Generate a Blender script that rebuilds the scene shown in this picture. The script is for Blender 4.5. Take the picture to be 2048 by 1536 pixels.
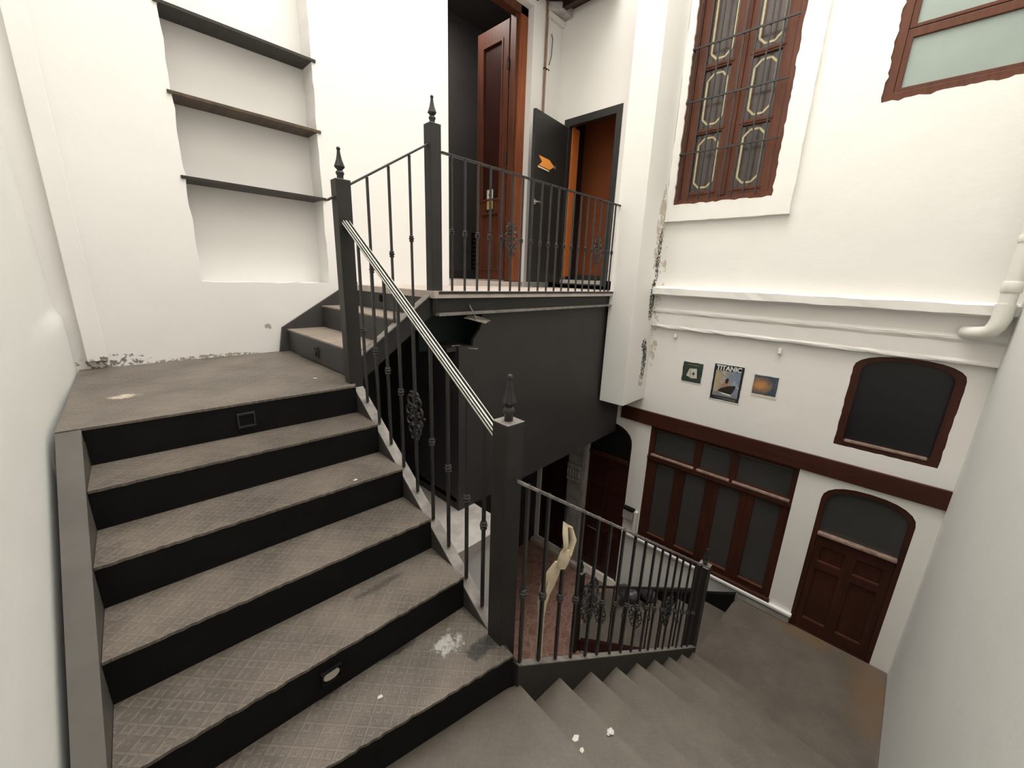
import bpy, bmesh, math, random
from mathutils import Vector, Matrix
random.seed(7)
for o in list(bpy.data.objects): bpy.data.objects.remove(o, do_unlink=True)
SC = bpy.context.scene
COL = SC.collection
ZO = 4.43            # eye height above the ground-floor tiles; all numbers below are eye-relative

# ------------------------------------------------------------------ camera
YAW, PIT, ROL, FPX = 0.8068, 0.2614, -0.0364, 794.8
f = Vector((math.sin(YAW)*math.cos(PIT), math.cos(YAW)*math.cos(PIT), -math.sin(PIT)))
r = Vector((math.cos(YAW), -math.sin(YAW), 0)); d = f.cross(r)
c, s = math.cos(ROL), math.sin(ROL)
r, d = c*r + s*d, -s*r + c*d
cam = bpy.data.objects.new('camera', bpy.data.cameras.new('camera'))
cam.data.sensor_width = 36.0; cam.data.lens = FPX/2048*36.0
cam.data.clip_start = 0.02
M = Matrix((r, -d, -f)).transposed().to_4x4(); M.translation = Vector((0, 0, ZO))
cam.matrix_world = M
COL.objects.link(cam); SC.camera = cam

# ------------------------------------------------------------------ world, lights, exposure
w = bpy.data.worlds.new('sky'); SC.world = w; w.use_nodes = True
bg = w.node_tree.nodes['Background']; bg.inputs[0].default_value = (1.0, 0.985, 0.96, 1); bg.inputs[1].default_value = 1.0

def area(name, loc, size, power, color, rot=(0, 0, 0)):
    l = bpy.data.lights.new(name, 'AREA'); l.shape = 'RECTANGLE'; l.size, l.size_y = size; l.energy = power; l.color = color
    o = bpy.data.objects.new(name, l); o.location = (loc[0], loc[1], loc[2]+ZO); o.rotation_euler = rot; COL.objects.link(o); return o
area('skylight_daylight', (2.45, 1.65, 7.4), (3.6, 3.3), 620, (1.0, 0.966, 0.925))
area('hall_fill_light', (3.4, 4.9, 3.6), (0.5, 0.5), 40, (1.0, 0.93, 0.85))  # added unseen fill that lifts the hall wall and floor
SC.view_settings.view_transform = 'Standard'; SC.view_settings.look = 'None'
SC.view_settings.gamma = 1.0; SC.view_settings.use_curve_mapping = False
SC.view_settings.exposure = -0.40

# ------------------------------------------------------------------ materials
def nodes_of(name):
    m = bpy.data.materials.new(name); m.use_nodes = True
    nt = m.node_tree; b = nt.nodes['Principled BSDF']
    return m, nt, b
def N(nt, t, **kw):
    n = nt.nodes.new(t)
    for k, v in kw.items():
        if k.startswith('i_'): n.inputs[k[2:].replace('_', ' ')].default_value = v
        else: setattr(n, k, v)
    return n
def noise(nt, scale, detail=4, rough=0.6, vec=None):
    n = N(nt, 'ShaderNodeTexNoise', i_Scale=scale, i_Detail=detail, i_Roughness=rough)
    if vec is not None: nt.links.new(vec, n.inputs['Vector'])
    return n.outputs['Fac']
def ramp(nt, fac, p0, p1, c0=(0, 0, 0, 1), c1=(1, 1, 1, 1)):
    n = N(nt, 'ShaderNodeValToRGB'); e = n.color_ramp.elements
    e[0].position, e[1].position = p0, p1; e[0].color, e[1].color = c0, c1
    nt.links.new(fac, n.inputs[0]); return n.outputs[0]
def math_(nt, op, a, b=None):
    n = N(nt, 'ShaderNodeMath', operation=op)
    for i, v in enumerate((a, b)):
        if v is None: continue
        if isinstance(v, (int, float)): n.inputs[i].default_value = v
        else: nt.links.new(v, n.inputs[i])
    return n.outputs[0]
def mix(nt, fac, a, b):
    n = N(nt, 'ShaderNodeMix', data_type='RGBA')
    for sock, v in ((n.inputs[0], fac), (n.inputs[6], a), (n.inputs[7], b)):
        if isinstance(v, (int, float)): sock.default_value = v
        elif isinstance(v, tuple): sock.default_value = v if len(v) == 4 else v+(1,)
        else: nt.links.new(v, sock)
    return n.outputs[2]
def bump(nt, b, h, strength, dist=0.01):
    n = N(nt, 'ShaderNodeBump', i_Strength=strength, i_Distance=dist)
    nt.links.new(h, n.inputs['Height']); nt.links.new(n.outputs[0], b.inputs['Normal']); return n
def pos(nt): return N(nt, 'ShaderNodeNewGeometry').outputs['Position']

def paint(name, col, rough=0.5, metal=0.0, var=0.0, vscale=5.0, bmp=0.0, bscale=40.0, col2=None, spec=0.5):
    m, nt, b = nodes_of(name)
    b.inputs['Roughness'].default_value = rough; b.inputs['Metallic'].default_value = metal
    b.inputs['Specular IOR Level'].default_value = spec
    p = pos(nt)
    c2 = col2 or tuple(min(1, x*(1+var)) for x in col)
    c1 = col if col2 else tuple(x*(1-var) for x in col)
    nt.links.new(mix(nt, ramp(nt, noise(nt, vscale, 5, 0.6, p), 0.35, 0.65), c1, c2), b.inputs['Base Color'])
    if bmp: bump(nt, b, noise(nt, bscale, 4, 0.6, p), bmp, 0.01)
    return m

def plaster(name, col, stains=(), bmp=0.25):
    """white lime wash: broad blotches, trowel relief; stains = (x,y,z,rx,ry,rz,colour,threshold,noise scale)"""
    m, nt, b = nodes_of(name); p = pos(nt)
    b.inputs['Roughness'].default_value = 0.75; b.inputs['Specular IOR Level'].default_value = 0.25
    cc = mix(nt, ramp(nt, noise(nt, 1.3, 4, 0.55, p), 0.3, 0.7), tuple(x*0.96 for x in col), col)
    h = math_(nt, 'ADD', math_(nt, 'MULTIPLY', noise(nt, 3.0, 3, 0.5, p), 1.0), math_(nt, 'MULTIPLY', noise(nt, 22.0, 4, 0.6, p), 0.18))
    for (x, y, z, rx, ry, rz, sc, th, ns) in stains:
        mp = N(nt, 'ShaderNodeMapping', vector_type='POINT')
        mp.inputs['Location'].default_value = (-x/rx, -y/ry, -(z+ZO)/rz); mp.inputs['Scale'].default_value = (1/rx, 1/ry, 1/rz)
        nt.links.new(p, mp.inputs['Vector'])
        ln = N(nt, 'ShaderNodeVectorMath', operation='LENGTH'); nt.links.new(mp.outputs[0], ln.inputs[0])
        fall = ramp(nt, ln.outputs['Value'], 0.45, 1.0, (1, 1, 1, 1), (0, 0, 0, 1))
        k = math_(nt, 'MULTIPLY', fall, noise(nt, ns, 6, 0.7, p))
        cc = mix(nt, ramp(nt, k, th, th+0.05), cc, sc)
    nt.links.new(cc, b.inputs['Base Color'])
    bump(nt, b, h, bmp, 0.02)
    return m

def tread_plate(name, base=(0.155, 0.135, 0.115), dark=(0.085, 0.075, 0.066), cell=34.0, stains=(), rot=0.05, bs=0.5, rough=0.5, relief=0.20, soft=0.12):
    """worn chequer plate: alternating slanted bars in relief under dust"""
    m, nt, b = nodes_of(name); p = pos(nt)
    mp = N(nt, 'ShaderNodeMapping'); mp.inputs['Rotation'].default_value = (0, 0, rot); mp.inputs['Scale'].default_value = (1, 1, 0.0)
    nt.links.new(p, mp.inputs['Vector']); v = mp.outputs[0]
    ch = N(nt, 'ShaderNodeTexChecker', i_Scale=cell); ch.inputs['Color1'].default_value = (0, 0, 0, 1); ch.inputs['Color2'].default_value = (1, 1, 1, 1)
    nt.links.new(v, ch.inputs['Vector'])
    ws = []
    for sgn in (1, -1):
        r2 = N(nt, 'ShaderNodeMapping'); r2.inputs['Rotation'].default_value = (0, 0, sgn*math.pi/4); nt.links.new(v, r2.inputs['Vector'])
        wv = N(nt, 'ShaderNodeTexWave', wave_type='BANDS', bands_direction='X', i_Scale=cell*0.7/ (2*math.pi) * 3.0, i_Distortion=0.0)
        nt.links.new(r2.outputs[0], wv.inputs['Vector']); ws.append(wv.outputs['Fac'])
    bars = mix(nt, ch.outputs['Fac'], ws[0], ws[1])
    bars = ramp(nt, bars, 0.55, 0.8)
    dirt = noise(nt, 3.2, 6, 0.65, p)
    cc = mix(nt, ramp(nt, dirt, 0.36, 0.66), dark, base)
    cc = mix(nt, math_(nt, 'MULTIPLY', bars, relief), cc, tuple(min(1, x*1.7) for x in base))
    fine = noise(nt, 60, 3, 0.7, p)
    cc = mix(nt, math_(nt, 'MULTIPLY', ramp(nt, fine, 0.5, 0.75), 0.25), cc, tuple(x*1.5 for x in base))
    for (x, y, z, rx, ry, sc, th, ns) in stains:
        q = N(nt, 'ShaderNodeMapping'); q.inputs['Location'].default_value = (-x/rx, -y/ry, -(z+ZO)/0.1); q.inputs['Scale'].default_value = (1/rx, 1/ry, 10)
        nt.links.new(p, q.inputs['Vector'])
        ln = N(nt, 'ShaderNodeVectorMath', operation='LENGTH'); nt.links.new(q.outputs[0], ln.inputs[0])
        k = math_(nt, 'MULTIPLY', ramp(nt, ln.outputs['Value'], 0.2, 1.0, (1, 1, 1, 1), (0, 0, 0, 1)), noise(nt, ns, 6, 0.7, p))
        cc = mix(nt, ramp(nt, k, th, th+soft), cc, sc)
    nt.links.new(cc, b.inputs['Base Color'])
    b.inputs['Roughness'].default_value = rough; b.inputs['Specular IOR Level'].default_value = 0.35
    bump(nt, b, math_(nt, 'ADD', bars, math_(nt, 'MULTIPLY', fine, 0.5)), bs, 0.004)
    return m

def wood(name, c1, c2, scale=(3, 3, 30), rough=0.45, vert=True):
    m, nt, b = nodes_of(name); p = pos(nt)
    mp = N(nt, 'ShaderNodeMapping'); mp.inputs['Scale'].default_value = (26, 26, 2.2) if vert else (26, 2.2, 26)
    nt.links.new(p, mp.inputs['Vector'])
    g = noise(nt, 1.0, 5, 0.65, mp.outputs[0])
    big = noise(nt, 1.7, 3, 0.5, p)
    cc = mix(nt, ramp(nt, g, 0.3, 0.7), c1, c2)
    cc = mix(nt, math_(nt, 'MULTIPLY', ramp(nt, big, 0.4, 0.7), 0.35), cc, tuple(x*0.6 for x in c1))
    nt.links.new(cc, b.inputs['Base Color']); b.inputs['Roughness'].default_value = rough
    b.inputs['Specular IOR Level'].default_value = 0.25
    bump(nt, b, g, 0.15, 0.003); return m

WHITE = (0.865, 0.845, 0.82)
MT = {}
MT['white'] = plaster('white_limewash', WHITE, stains=[
    (0.02, 3.86, -0.66, 0.35, 0.2, 0.10, (0.24, 0.21, 0.18), 0.47, 30), (1.0, 3.86, -0.48, 0.05, 0.2, 0.05, (0.42, 0.38, 0.34), 0.42, 26),
    (0.55, 3.86, -0.70, 0.7, 0.2, 0.05, (0.36, 0.32, 0.28), 0.46, 34)])
MT['white_r'] = plaster('cream_limewash', (0.87, 0.845, 0.805), stains=[
    (4.75, 2.15, -0.3, 0.2, 0.12, 1.5, (0.60, 0.52, 0.43), 0.52, 14)], bmp=0.35)
MT['white_l'] = plaster('pale_green_white_wash', (0.855, 0.86, 0.82), bmp=0.3)
MT['pillar'] = plaster('peeling_white_paint', (0.82, 0.80, 0.765), stains=[
    (4.64, 2.18, 0.55, 0.20, 0.14, 0.85, (0.52, 0.46, 0.39), 0.44, 14),
    (4.67, 2.18, 0.28, 0.10, 0.14, 0.65, (0.05, 0.047, 0.04), 0.45, 40),
    (4.635, 2.18, -0.20, 0.11, 0.14, 0.46, (0.045, 0.045, 0.04), 0.42, 46),
    (4.615, 2.18, -0.95, 0.10, 0.14, 0.44, (0.045, 0.05, 0.045), 0.42, 40),
    (4.57, 2.18, -0.74, 0.11, 0.14, 0.15, (0.05, 0.05, 0.045), 0.44, 34),
    (4.60, 2.18, -1.15, 0.12, 0.14, 0.30, (0.47, 0.42, 0.36), 0.46, 16)])
MT['dark'] = paint('charcoal_wall_paint', (0.030, 0.027, 0.026), 0.55, var=0.12, vscale=2.5, bmp=0.1, bscale=12)
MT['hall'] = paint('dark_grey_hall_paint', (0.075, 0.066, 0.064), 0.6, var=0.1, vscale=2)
MT['steel'] = paint('charcoal_painted_steel', (0.026, 0.024, 0.0225), 0.5, var=0.12, vscale=9, bmp=0.03, bscale=60, spec=0.3)
MT['steel_dust'] = paint('dusty_grey_steel', (0.20, 0.18, 0.165), 0.6, var=0.3, vscale=14, bmp=0.05, bscale=60)
MT['steel_b'] = paint('dusty_brown_steel', (0.085, 0.076, 0.066), 0.6, var=0.15, vscale=5)
MT['riser'] = paint('black_riser_steel', (0.007, 0.0065, 0.006), 0.75, var=0.2, vscale=6, spec=0.15)
MT['riser2'] = paint('charcoal_riser_steel', (0.045, 0.041, 0.041), 0.55, var=0.15, vscale=6)
MT['iron'] = paint('wrought_iron_black', (0.020, 0.0185, 0.0175), 0.38, var=0.25, vscale=40)
MT['bright'] = paint('worn_bright_metal', (0.58, 0.56, 0.51), 0.35, metal=0.3, var=0.15, vscale=30)
MT['worn'] = paint('worn_grey_rail', (0.17, 0.155, 0.145), 0.45, var=0.5, vscale=25)
MT['plate'] = tread_plate('worn_chequer_plate', (0.165, 0.140, 0.115), (0.092, 0.078, 0.065), 36, stains=[
    (0.02, 2.95, -0.70, 0.16, 0.12, (0.52, 0.44, 0.35), 0.36, 22),
    (0.86, 1.16, -1.60, 0.20, 0.15, (0.40, 0.385, 0.36), 0.40, 24),
    (0.95, 1.05, -1.60, 0.20, 0.14, (0.05, 0.046, 0.043), 0.38, 13),
    (0.70, 1.30, -1.60, 0.2, 0.07, (0.05, 0.045, 0.042), 0.30, 9),
    (0.72, 1.50, -1.42, 0.30, 0.05, (0.085, 0.073, 0.062), 0.37, 9)], rough=0.45)
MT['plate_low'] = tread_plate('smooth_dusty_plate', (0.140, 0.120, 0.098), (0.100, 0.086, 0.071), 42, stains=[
    (4.35, -0.48, -3.555, 0.95, 0.42, (0.165, 0.105, 0.058), 0.22, 2.5), (4.70, 0.1, -3.555, 0.30, 0.6, (0.165, 0.11, 0.066), 0.22, 3.0)], bs=0.05, rough=0.42, relief=0.04, soft=0.35)  # soft brown patches by the near wall and along the door wall
MT['plate_up'] = tread_plate('pale_chequer_plate', (0.30, 0.245, 0.20), (0.20, 0.165, 0.14), 36)  # paler plate colour for the short upper steps
MT['concrete'] = paint('rough_concrete', (0.33, 0.30, 0.28), 0.8, vscale=5, bmp=0.5, bscale=9, col2=(0.50, 0.46, 0.43))
MT['upfloor'] = paint('dusty_pinkish_floor', (0.44, 0.37, 0.33), 0.7, vscale=8, bmp=0.2, bscale=30, col2=(0.56, 0.50, 0.44))
MT['stone'] = paint('veined_grey_marble', (0.33, 0.31, 0.30), 0.5, vscale=6, bmp=0.3, bscale=18, col2=(0.50, 0.48, 0.46))
MT['brown'] = wood('reddish_brown_varnish', (0.088, 0.030, 0.016), (0.145, 0.050, 0.026))
MT['brown_d'] = wood('dark_mahogany', (0.038, 0.012, 0.0075), (0.066, 0.021, 0.012), rough=0.4)
MT['brown_h'] = wood('dark_mahogany_across', (0.040, 0.013, 0.008), (0.070, 0.022, 0.013), rough=0.4, vert=False)
MT['brown_dd'] = wood('deep_red_door_wood', (0.028, 0.008, 0.006), (0.050, 0.014, 0.010), rough=0.4)
MT['brown_o'] = wood('orange_brown_pine', (0.22, 0.062, 0.022), (0.36, 0.11, 0.040))
MT['bead'] = paint('dusty_highlit_wood_edge', (0.27, 0.18, 0.14), 0.6, var=0.3, vscale=18)  # dust plus the highlight these edges catch, painted as a pale colour
MT['brown_m'] = wood('brown_door_varnish', (0.085, 0.026, 0.014), (0.14, 0.045, 0.024))
MT['ceil_wood'] = wood('dark_ceiling_timber', (0.030, 0.013, 0.009), (0.055, 0.025, 0.016))
MT['shelf'] = wood('dark_stained_board', (0.030, 0.025, 0.022), (0.050, 0.042, 0.037), vert=False)
MT['shelf_b'] = wood('brown_streaked_board', (0.055, 0.042, 0.032), (0.13, 0.085, 0.050), vert=False)
MT['pane'] = paint('dark_grey_pane', (0.050, 0.049, 0.046), 0.25, var=0.06, vscale=3)
MT['pane_k'] = paint('black_pane', (0.008, 0.008, 0.009), 0.35, var=0.1, vscale=3)
MT['pane_w'] = paint('dusky_window_glass', (0.050, 0.035, 0.030), 0.22, var=0.35, vscale=2.0, spec=0.6)
MT['gold'] = paint('pale_gold_tape', (0.50, 0.43, 0.24), 0.5, var=0.15, vscale=30)
MT['frost'] = paint('frosted_green_glass', (0.30, 0.355, 0.325), 0.35, var=0.04, vscale=4, bmp=0.05, bscale=200)
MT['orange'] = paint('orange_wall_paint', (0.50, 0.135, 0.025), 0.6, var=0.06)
MT['orange_d'] = paint('shaded_orange_wall_paint', (0.27, 0.070, 0.018), 0.6, var=0.06)  # darker copy of the orange paint, the room's dimness put into its colour
MT['orange_s'] = paint('orange_sign_film', (0.85, 0.32, 0.06), 0.5)
MT['cream_s'] = paint('pale_sign_edge', (0.80, 0.66, 0.45), 0.5)
MT['black'] = paint('black_door_paint', (0.018, 0.017, 0.016), 0.45, var=0.12, vscale=4)
MT['chrome'] = paint('brushed_chrome', (0.55, 0.54, 0.53), 0.3, metal=0.8)
MT['green'] = paint('dark_green_cavity', (0.006, 0.018, 0.014), 0.7)
MT['torn'] = paint('torn_plaster_edge', (0.40, 0.35, 0.30), 0.8, var=0.2, vscale=30)
MT['cloth'] = paint('cream_cotton', (0.60, 0.50, 0.35), 0.9, var=0.12, vscale=25, bmp=0.4, bscale=30)
MT['pvc'] = paint('white_plastic_pipe', (0.78, 0.76, 0.70), 0.4, var=0.03)
MT['copper'] = paint('brownish_conduit', (0.25, 0.11, 0.07), 0.5, var=0.3, vscale=12)
MT['bag'] = paint('dark_crumpled_plastic', (0.055, 0.055, 0.058), 0.3, var=0.4, vscale=14, bmp=0.6, bscale=20)
MT['lens'] = paint('milky_lamp_lens', (0.50, 0.46, 0.40), 0.35)
MT['crumb'] = paint('white_plaster_crumb', (0.62, 0.59, 0.54), 0.9, bmp=0.3)
def tile_mat():
    m, nt, b = nodes_of('red_mottled_tiles'); p = pos(nt)
    v = N(nt, 'ShaderNodeTexVoronoi', feature='DISTANCE_TO_EDGE', i_Scale=7.0); nt.links.new(p, v.inputs['Vector'])
    cc = mix(nt, ramp(nt, noise(nt, 9, 5, 0.6, p), 0.35, 0.65), (0.19, 0.088, 0.066), (0.31, 0.18, 0.14))
    cc = mix(nt, ramp(nt, v.outputs['Distance'], 0.0, 0.05, (1, 1, 1, 1), (0, 0, 0, 1)), cc, (0.34, 0.24, 0.19))
    nt.links.new(cc, b.inputs['Base Color']); b.inputs['Roughness'].default_value = 0.5; return m
MT['tiles'] = tile_mat()
def flat(name, col, rough=0.6): return paint(name, col, rough, var=0.04, vscale=20)

# ------------------------------------------------------------------ geometry helpers
WLOC = {}
class MB:
    def __init__(self): self.v = []; self.f = []
    def add(self, vs, fs):
        n = len(self.v); self.v += [tuple(x) for x in vs]; self.f += [tuple(i+n for i in q) for q in fs]; return self
    def box(self, x0, x1, y0, y1, z0, z1):
        return self.add([(x, y, z) for z in (z0, z1) for y in (y0, y1) for x in (x0, x1)],
                        [(0, 2, 3, 1), (4, 5, 7, 6), (0, 1, 5, 4), (2, 6, 7, 3), (0, 4, 6, 2), (1, 3, 7, 5)])
    def prism(self, bot, top):
        n = len(bot)
        return self.add(list(bot)+list(top), [tuple(range(n))[::-1], tuple(range(n, 2*n))]+[(i, (i+1) % n, n+(i+1) % n, n+i) for i in range(n)])
    def px(self, pts, x0, x1): return self.prism([(x0, y, z) for y, z in pts], [(x1, y, z) for y, z in pts])
    def py(self, pts, y0, y1): return self.prism([(x, y0, z) for x, z in pts], [(x, y1, z) for x, z in pts])
    def pz(self, pts, z0, z1): return self.prism([(x, y, z0) for x, y in pts], [(x, y, z1) for x, y in pts])
    def bar(self, a, b, wd, h, cz=0.0):
        """bar from a to b with vertical ends kept plumb; wd sideways, h up (a, b at the middle)"""
        a, b = Vector(a), Vector(b); t = (b-a); sd = Vector((-t.y, t.x, 0)); sd = sd.normalized()*wd/2 if sd.length > 1e-6 else Vector((wd/2, 0, 0))
        up = Vector((0, 0, h/2)) if abs(t.normalized().z) < 0.99 else Vector((0, h/2, 0))
        if abs(t.normalized().z) >= 0.99: sd = Vector((wd/2, 0, 0))
        q = [a-sd-up, a+sd-up, a+sd+up, a-sd+up, b-sd-up, b+sd-up, b+sd+up, b-sd+up]
        return self.add(q, [(0, 3, 2, 1), (4, 5, 6, 7), (0, 1, 5, 4), (1, 2, 6, 5), (2, 3, 7, 6), (3, 0, 4, 7)])
    def tube(self, pts, rad, n=8, flatx=1.0):
        pts = [Vector(p) for p in pts]; rs = rad if isinstance(rad, (list, tuple)) else [rad]*len(pts)
        rings = []; ref = None
        for i, p in enumerate(pts):
            t = (pts[min(i+1, len(pts)-1)]-pts[max(i-1, 0)]).normalized()
            if ref is None: ref = Vector((0, 0, 1)) if abs(t.z) < 0.9 else Vector((1, 0, 0))
            u = (ref-t*ref.dot(t)).normalized(); w_ = t.cross(u); ref = u
            rings.append([p+(u*math.cos(2*math.pi*k/n)+w_*math.sin(2*math.pi*k/n)*flatx)*rs[i] for k in range(n)])
        vs = [q for rg in rings for q in rg]; fs = []
        for i in range(len(pts)-1):
            for k in range(n): fs.append((i*n+k, i*n+(k+1) % n, (i+1)*n+(k+1) % n, (i+1)*n+k))
        fs += [tuple(range(n))[::-1], tuple((len(pts)-1)*n+k for k in range(n))]
        return self.add(vs, fs)
    def lathe(self, prof, cx=0, cy=0, n=16, flute=0.0, nf=8):
        vs = []; fs = []
        for (rr, z) in prof:
            for k in range(n):
                a = 2*math.pi*k/n; q = rr*(1+flute*math.cos(nf*a)); vs.append((cx+q*math.cos(a), cy+q*math.sin(a), z))
        for i in range(len(prof)-1):
            for k in range(n): fs.append((i*n+k, i*n+(k+1) % n, (i+1)*n+(k+1) % n, (i+1)*n+k))
        fs += [tuple(range(n))[::-1], tuple((len(prof)-1)*n+k for k in range(n))]
        return self.add(vs, fs)
    def ball(self, c, rr, n=8):
        prof = [(max(1e-4, rr*math.sin(math.pi*i/6)), c[2]-rr*math.cos(math.pi*i/6)) for i in range(7)]
        return self.lathe(prof, c[0], c[1], n)
    def mesh(self, name, m, smooth=False, org=None):
        o = Vector(org) if org else Vector((0, 0, 0))
        me = bpy.data.meshes.new(name); me.from_pydata([Vector(p)-o for p in self.v], [], self.f)
        bm = bmesh.new(); bm.from_mesh(me); bmesh.ops.recalc_face_normals(bm, faces=bm.faces); bm.to_mesh(me); bm.free()
        me.materials.append(MT[m] if isinstance(m, str) else m)
        if smooth:
            for p in me.polygons: p.use_smooth = True
            try: me.set_sharp_from_angle(angle=math.radians(40))
            except Exception: pass
        return me
    def build(self, name, m, parent=None, smooth=False, bevel=0.0, **props):
        xs = list(zip(*self.v)); org = ((min(xs[0])+max(xs[0]))/2, (min(xs[1])+max(xs[1]))/2, min(xs[2]))
        me = self.mesh(name, m, smooth, org)
        return place(name, me, org, parent, bevel, **props)
def place(name, me, loc, parent=None, bevel=0.0, rz=0.0, **props):
    o = bpy.data.objects.new(name, me); COL.objects.link(o)
    loc = Vector(loc)
    if parent is not None: o.parent = parent; o.location = loc-WLOC[parent.name]
    else: o.location = loc+Vector((0, 0, ZO))
    o.rotation_euler = (0, 0, rz)
    WLOC[o.name] = loc
    if bevel:
        b = o.modifiers.new('bevel', 'BEVEL'); b.width = bevel; b.segments = 2; b.limit_method = 'ANGLE'
    for k, v in props.items(): o[k] = v
    return o
def empty(name, loc, **props):
    o = place(name, None, loc, None, **props); o.empty_display_size = 0.1; return o
def tag(o, label, cat, group=None, kind=None):
    o['label'] = label; o['category'] = cat
    if group: o['group'] = group
    if kind: o['kind'] = kind
    return o

def rough_loop(pts, amp, step=0.06, skip=()):
    """subdivide a closed 2D loop and shift the new points a little: hand-plastered edge"""
    out = []
    for i, a in enumerate(pts):
        b = pts[(i+1) % len(pts)]; out.append(a)
        L = math.hypot(b[0]-a[0], b[1]-a[1])
        if i in skip or L < step*1.5: continue
        n = int(L/step); nx, ny = -(b[1]-a[1])/L, (b[0]-a[0])/L
        for k in range(1, n):
            t = (k+random.uniform(-.3, .3))/n; e = random.uniform(-amp, amp)
            out.append((a[0]+(b[0]-a[0])*t+nx*e, a[1]+(b[1]-a[1])*t+ny*e))
    return out
def rect(a0, a1, b0, b1): return [(a0, b0), (a1, b0), (a1, b1), (a0, b1)]
def arch(a0, a1, zb, zs, zc, n=12, p=2.3):
    m, h = (a0+a1)/2, abs(a1-a0)/2; out = [(min(a0, a1), zb), (max(a0, a1), zb)]
    for i in range(n+1):
        t = math.pi*i/n; cx, sx = math.cos(t), math.sin(t)
        out.append((m+h*math.copysign(abs(cx)**(2/p), cx), zs+(zc-zs)*abs(sx)**(2/p)))
    return out
def slab(mb, axis, outer, holes, d0, d1):
    """a slab with holes; loops are 2D: (y,z) for axis x, (x,z) for axis y, (x,y) for axis z"""
    bm = bmesh.new()
    def P(q, d): return {'x': (d, q[0], q[1]), 'y': (q[0], d, q[1]), 'z': (q[0], q[1], d)}[axis]
    for lp in [outer]+list(holes):
        vs = [bm.verts.new(P(q, d0)) for q in lp]
        for i in range(len(vs)): bm.edges.new((vs[i], vs[(i+1) % len(vs)]))
    bmesh.ops.triangle_fill(bm, use_beauty=True, use_dissolve=False, edges=bm.edges[:])
    ex = bmesh.ops.extrude_face_region(bm, geom=bm.faces[:])
    off = Vector(P((0, 0), d1-d0))
    for e in ex['geom']:
        if isinstance(e, bmesh.types.BMVert): e.co += off
    bm.verts.index_update()
    mb.add([v.co[:] for v in bm.verts], [tuple(v.index for v in fc.verts) for fc in bm.faces]); bm.free(); return mb
def ring(axis, outer, inner, d0, d1): return slab(MB(), axis, outer, [inner], d0, d1)
def text_mesh(txt, size, extr, offset=0.0):
    cu = bpy.data.curves.new('lettering', 'FONT'); cu.body = txt; cu.size = size; cu.extrude = extr; cu.align_x = 'CENTER'; cu.offset = offset
    t = bpy.data.objects.new('lettering', cu); COL.objects.link(t)
    bpy.context.view_layer.update()
    me = bpy.data.meshes.new_from_object(t.evaluated_get(bpy.context.evaluated_depsgraph_get()))
    bpy.data.objects.remove(t); return me

# ------------------------------------------------------------------ room shell
XR, YN, ZF, ZT = 4.75, 3.88, -4.43, 7.5
def XL(y): return -0.32+0.042*y
def YS(x): return -0.60+0.02*(4.75-x)
# left wall (a little out of square)
mb = MB(); prof_l = [(ZF, 0.0), (-0.48, -.006), (-0.40, -.008), (-0.345, -.013), (-0.31, -.030), (-0.27, -.036), (0.0, -.041), (0.75, -.056), (2.0, -.066), (ZT, -.075)]
secs = []
for y, k in ((-0.9, 0), (2.7, 0), (3.0, .15), (3.3, .6), (3.55, 1), (4.1, 1)):     # the bulge low on the wall fades out towards the camera
    sm = lambda z: 0.0 if z < -1.5 else -.056*min(1, (z+1.5)/2.25)
    secs.append([(XL(y)+e*k+sm(z)*(1-k), y, z) for z, e in prof_l]+[(XL(y)-.25, y, ZT), (XL(y)-.25, y, ZF)])
n = len(secs[0]); mb.v = [p for q in secs for p in q]
mb.f = [tuple(range(n)), tuple(5*n+k for k in range(n))]+[(a*n+k, a*n+(k+1) % n, (a+1)*n+(k+1) % n, (a+1)*n+k) for a in range(5) for k in range(n)]
tag(mb.build('wall_left', 'white_l', smooth=True), 'white wall on the left beside the wide upper flight', 'wall', kind='structure')
mb = MB().pz([(-0.8, YS(-.8)), (4.95, YS(4.95)), (4.95, YS(4.95)-.2), (-0.8, YS(-.8)-.2)], ZF, ZT)
tag(mb.build('wall_near', 'white_l'), 'pale wall on the right edge beside the lower flight', 'wall', kind='structure')
# back wall with the shelf niche and the tall doorway
niche = rough_loop(rect(0.59, 1.545, -0.11, 2.95), 0.006, 0.09)
hall_op = rect(2.925, 4.2, -0.13, 3.12)
mb = slab(MB(), 'y', [(-0.3, -0.76), (4.75, -0.76), (4.75, ZT), (-0.3, ZT)], [niche, hall_op], YN, YN+.22)
wall_back = tag(mb.build('wall_back', 'white'), 'white back wall with a shelved niche and a tall doorway', 'wall', kind='structure')
MB().box(0.5, 1.65, YN+.205, YN+.28, -0.25, 3.1).build('niche_back', 'white', wall_back)
mb = MB().box(-0.3, 4.75, YN, YN+.2, ZF, -0.76)
tag(mb.build('wall_back_lower', 'dark'), 'dark wall in the void below the landings', 'wall', kind='structure')  # lower wall coloured dark so the void stays black
mb = MB().box(-0.105, -0.005, YN-.055, YN, -0.645, ZT)
tag(mb.build('trim_1', 'white', bevel=0.004), 'white boxed strip running up the back wall near its left corner', 'pilaster', kind='structure')

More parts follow.
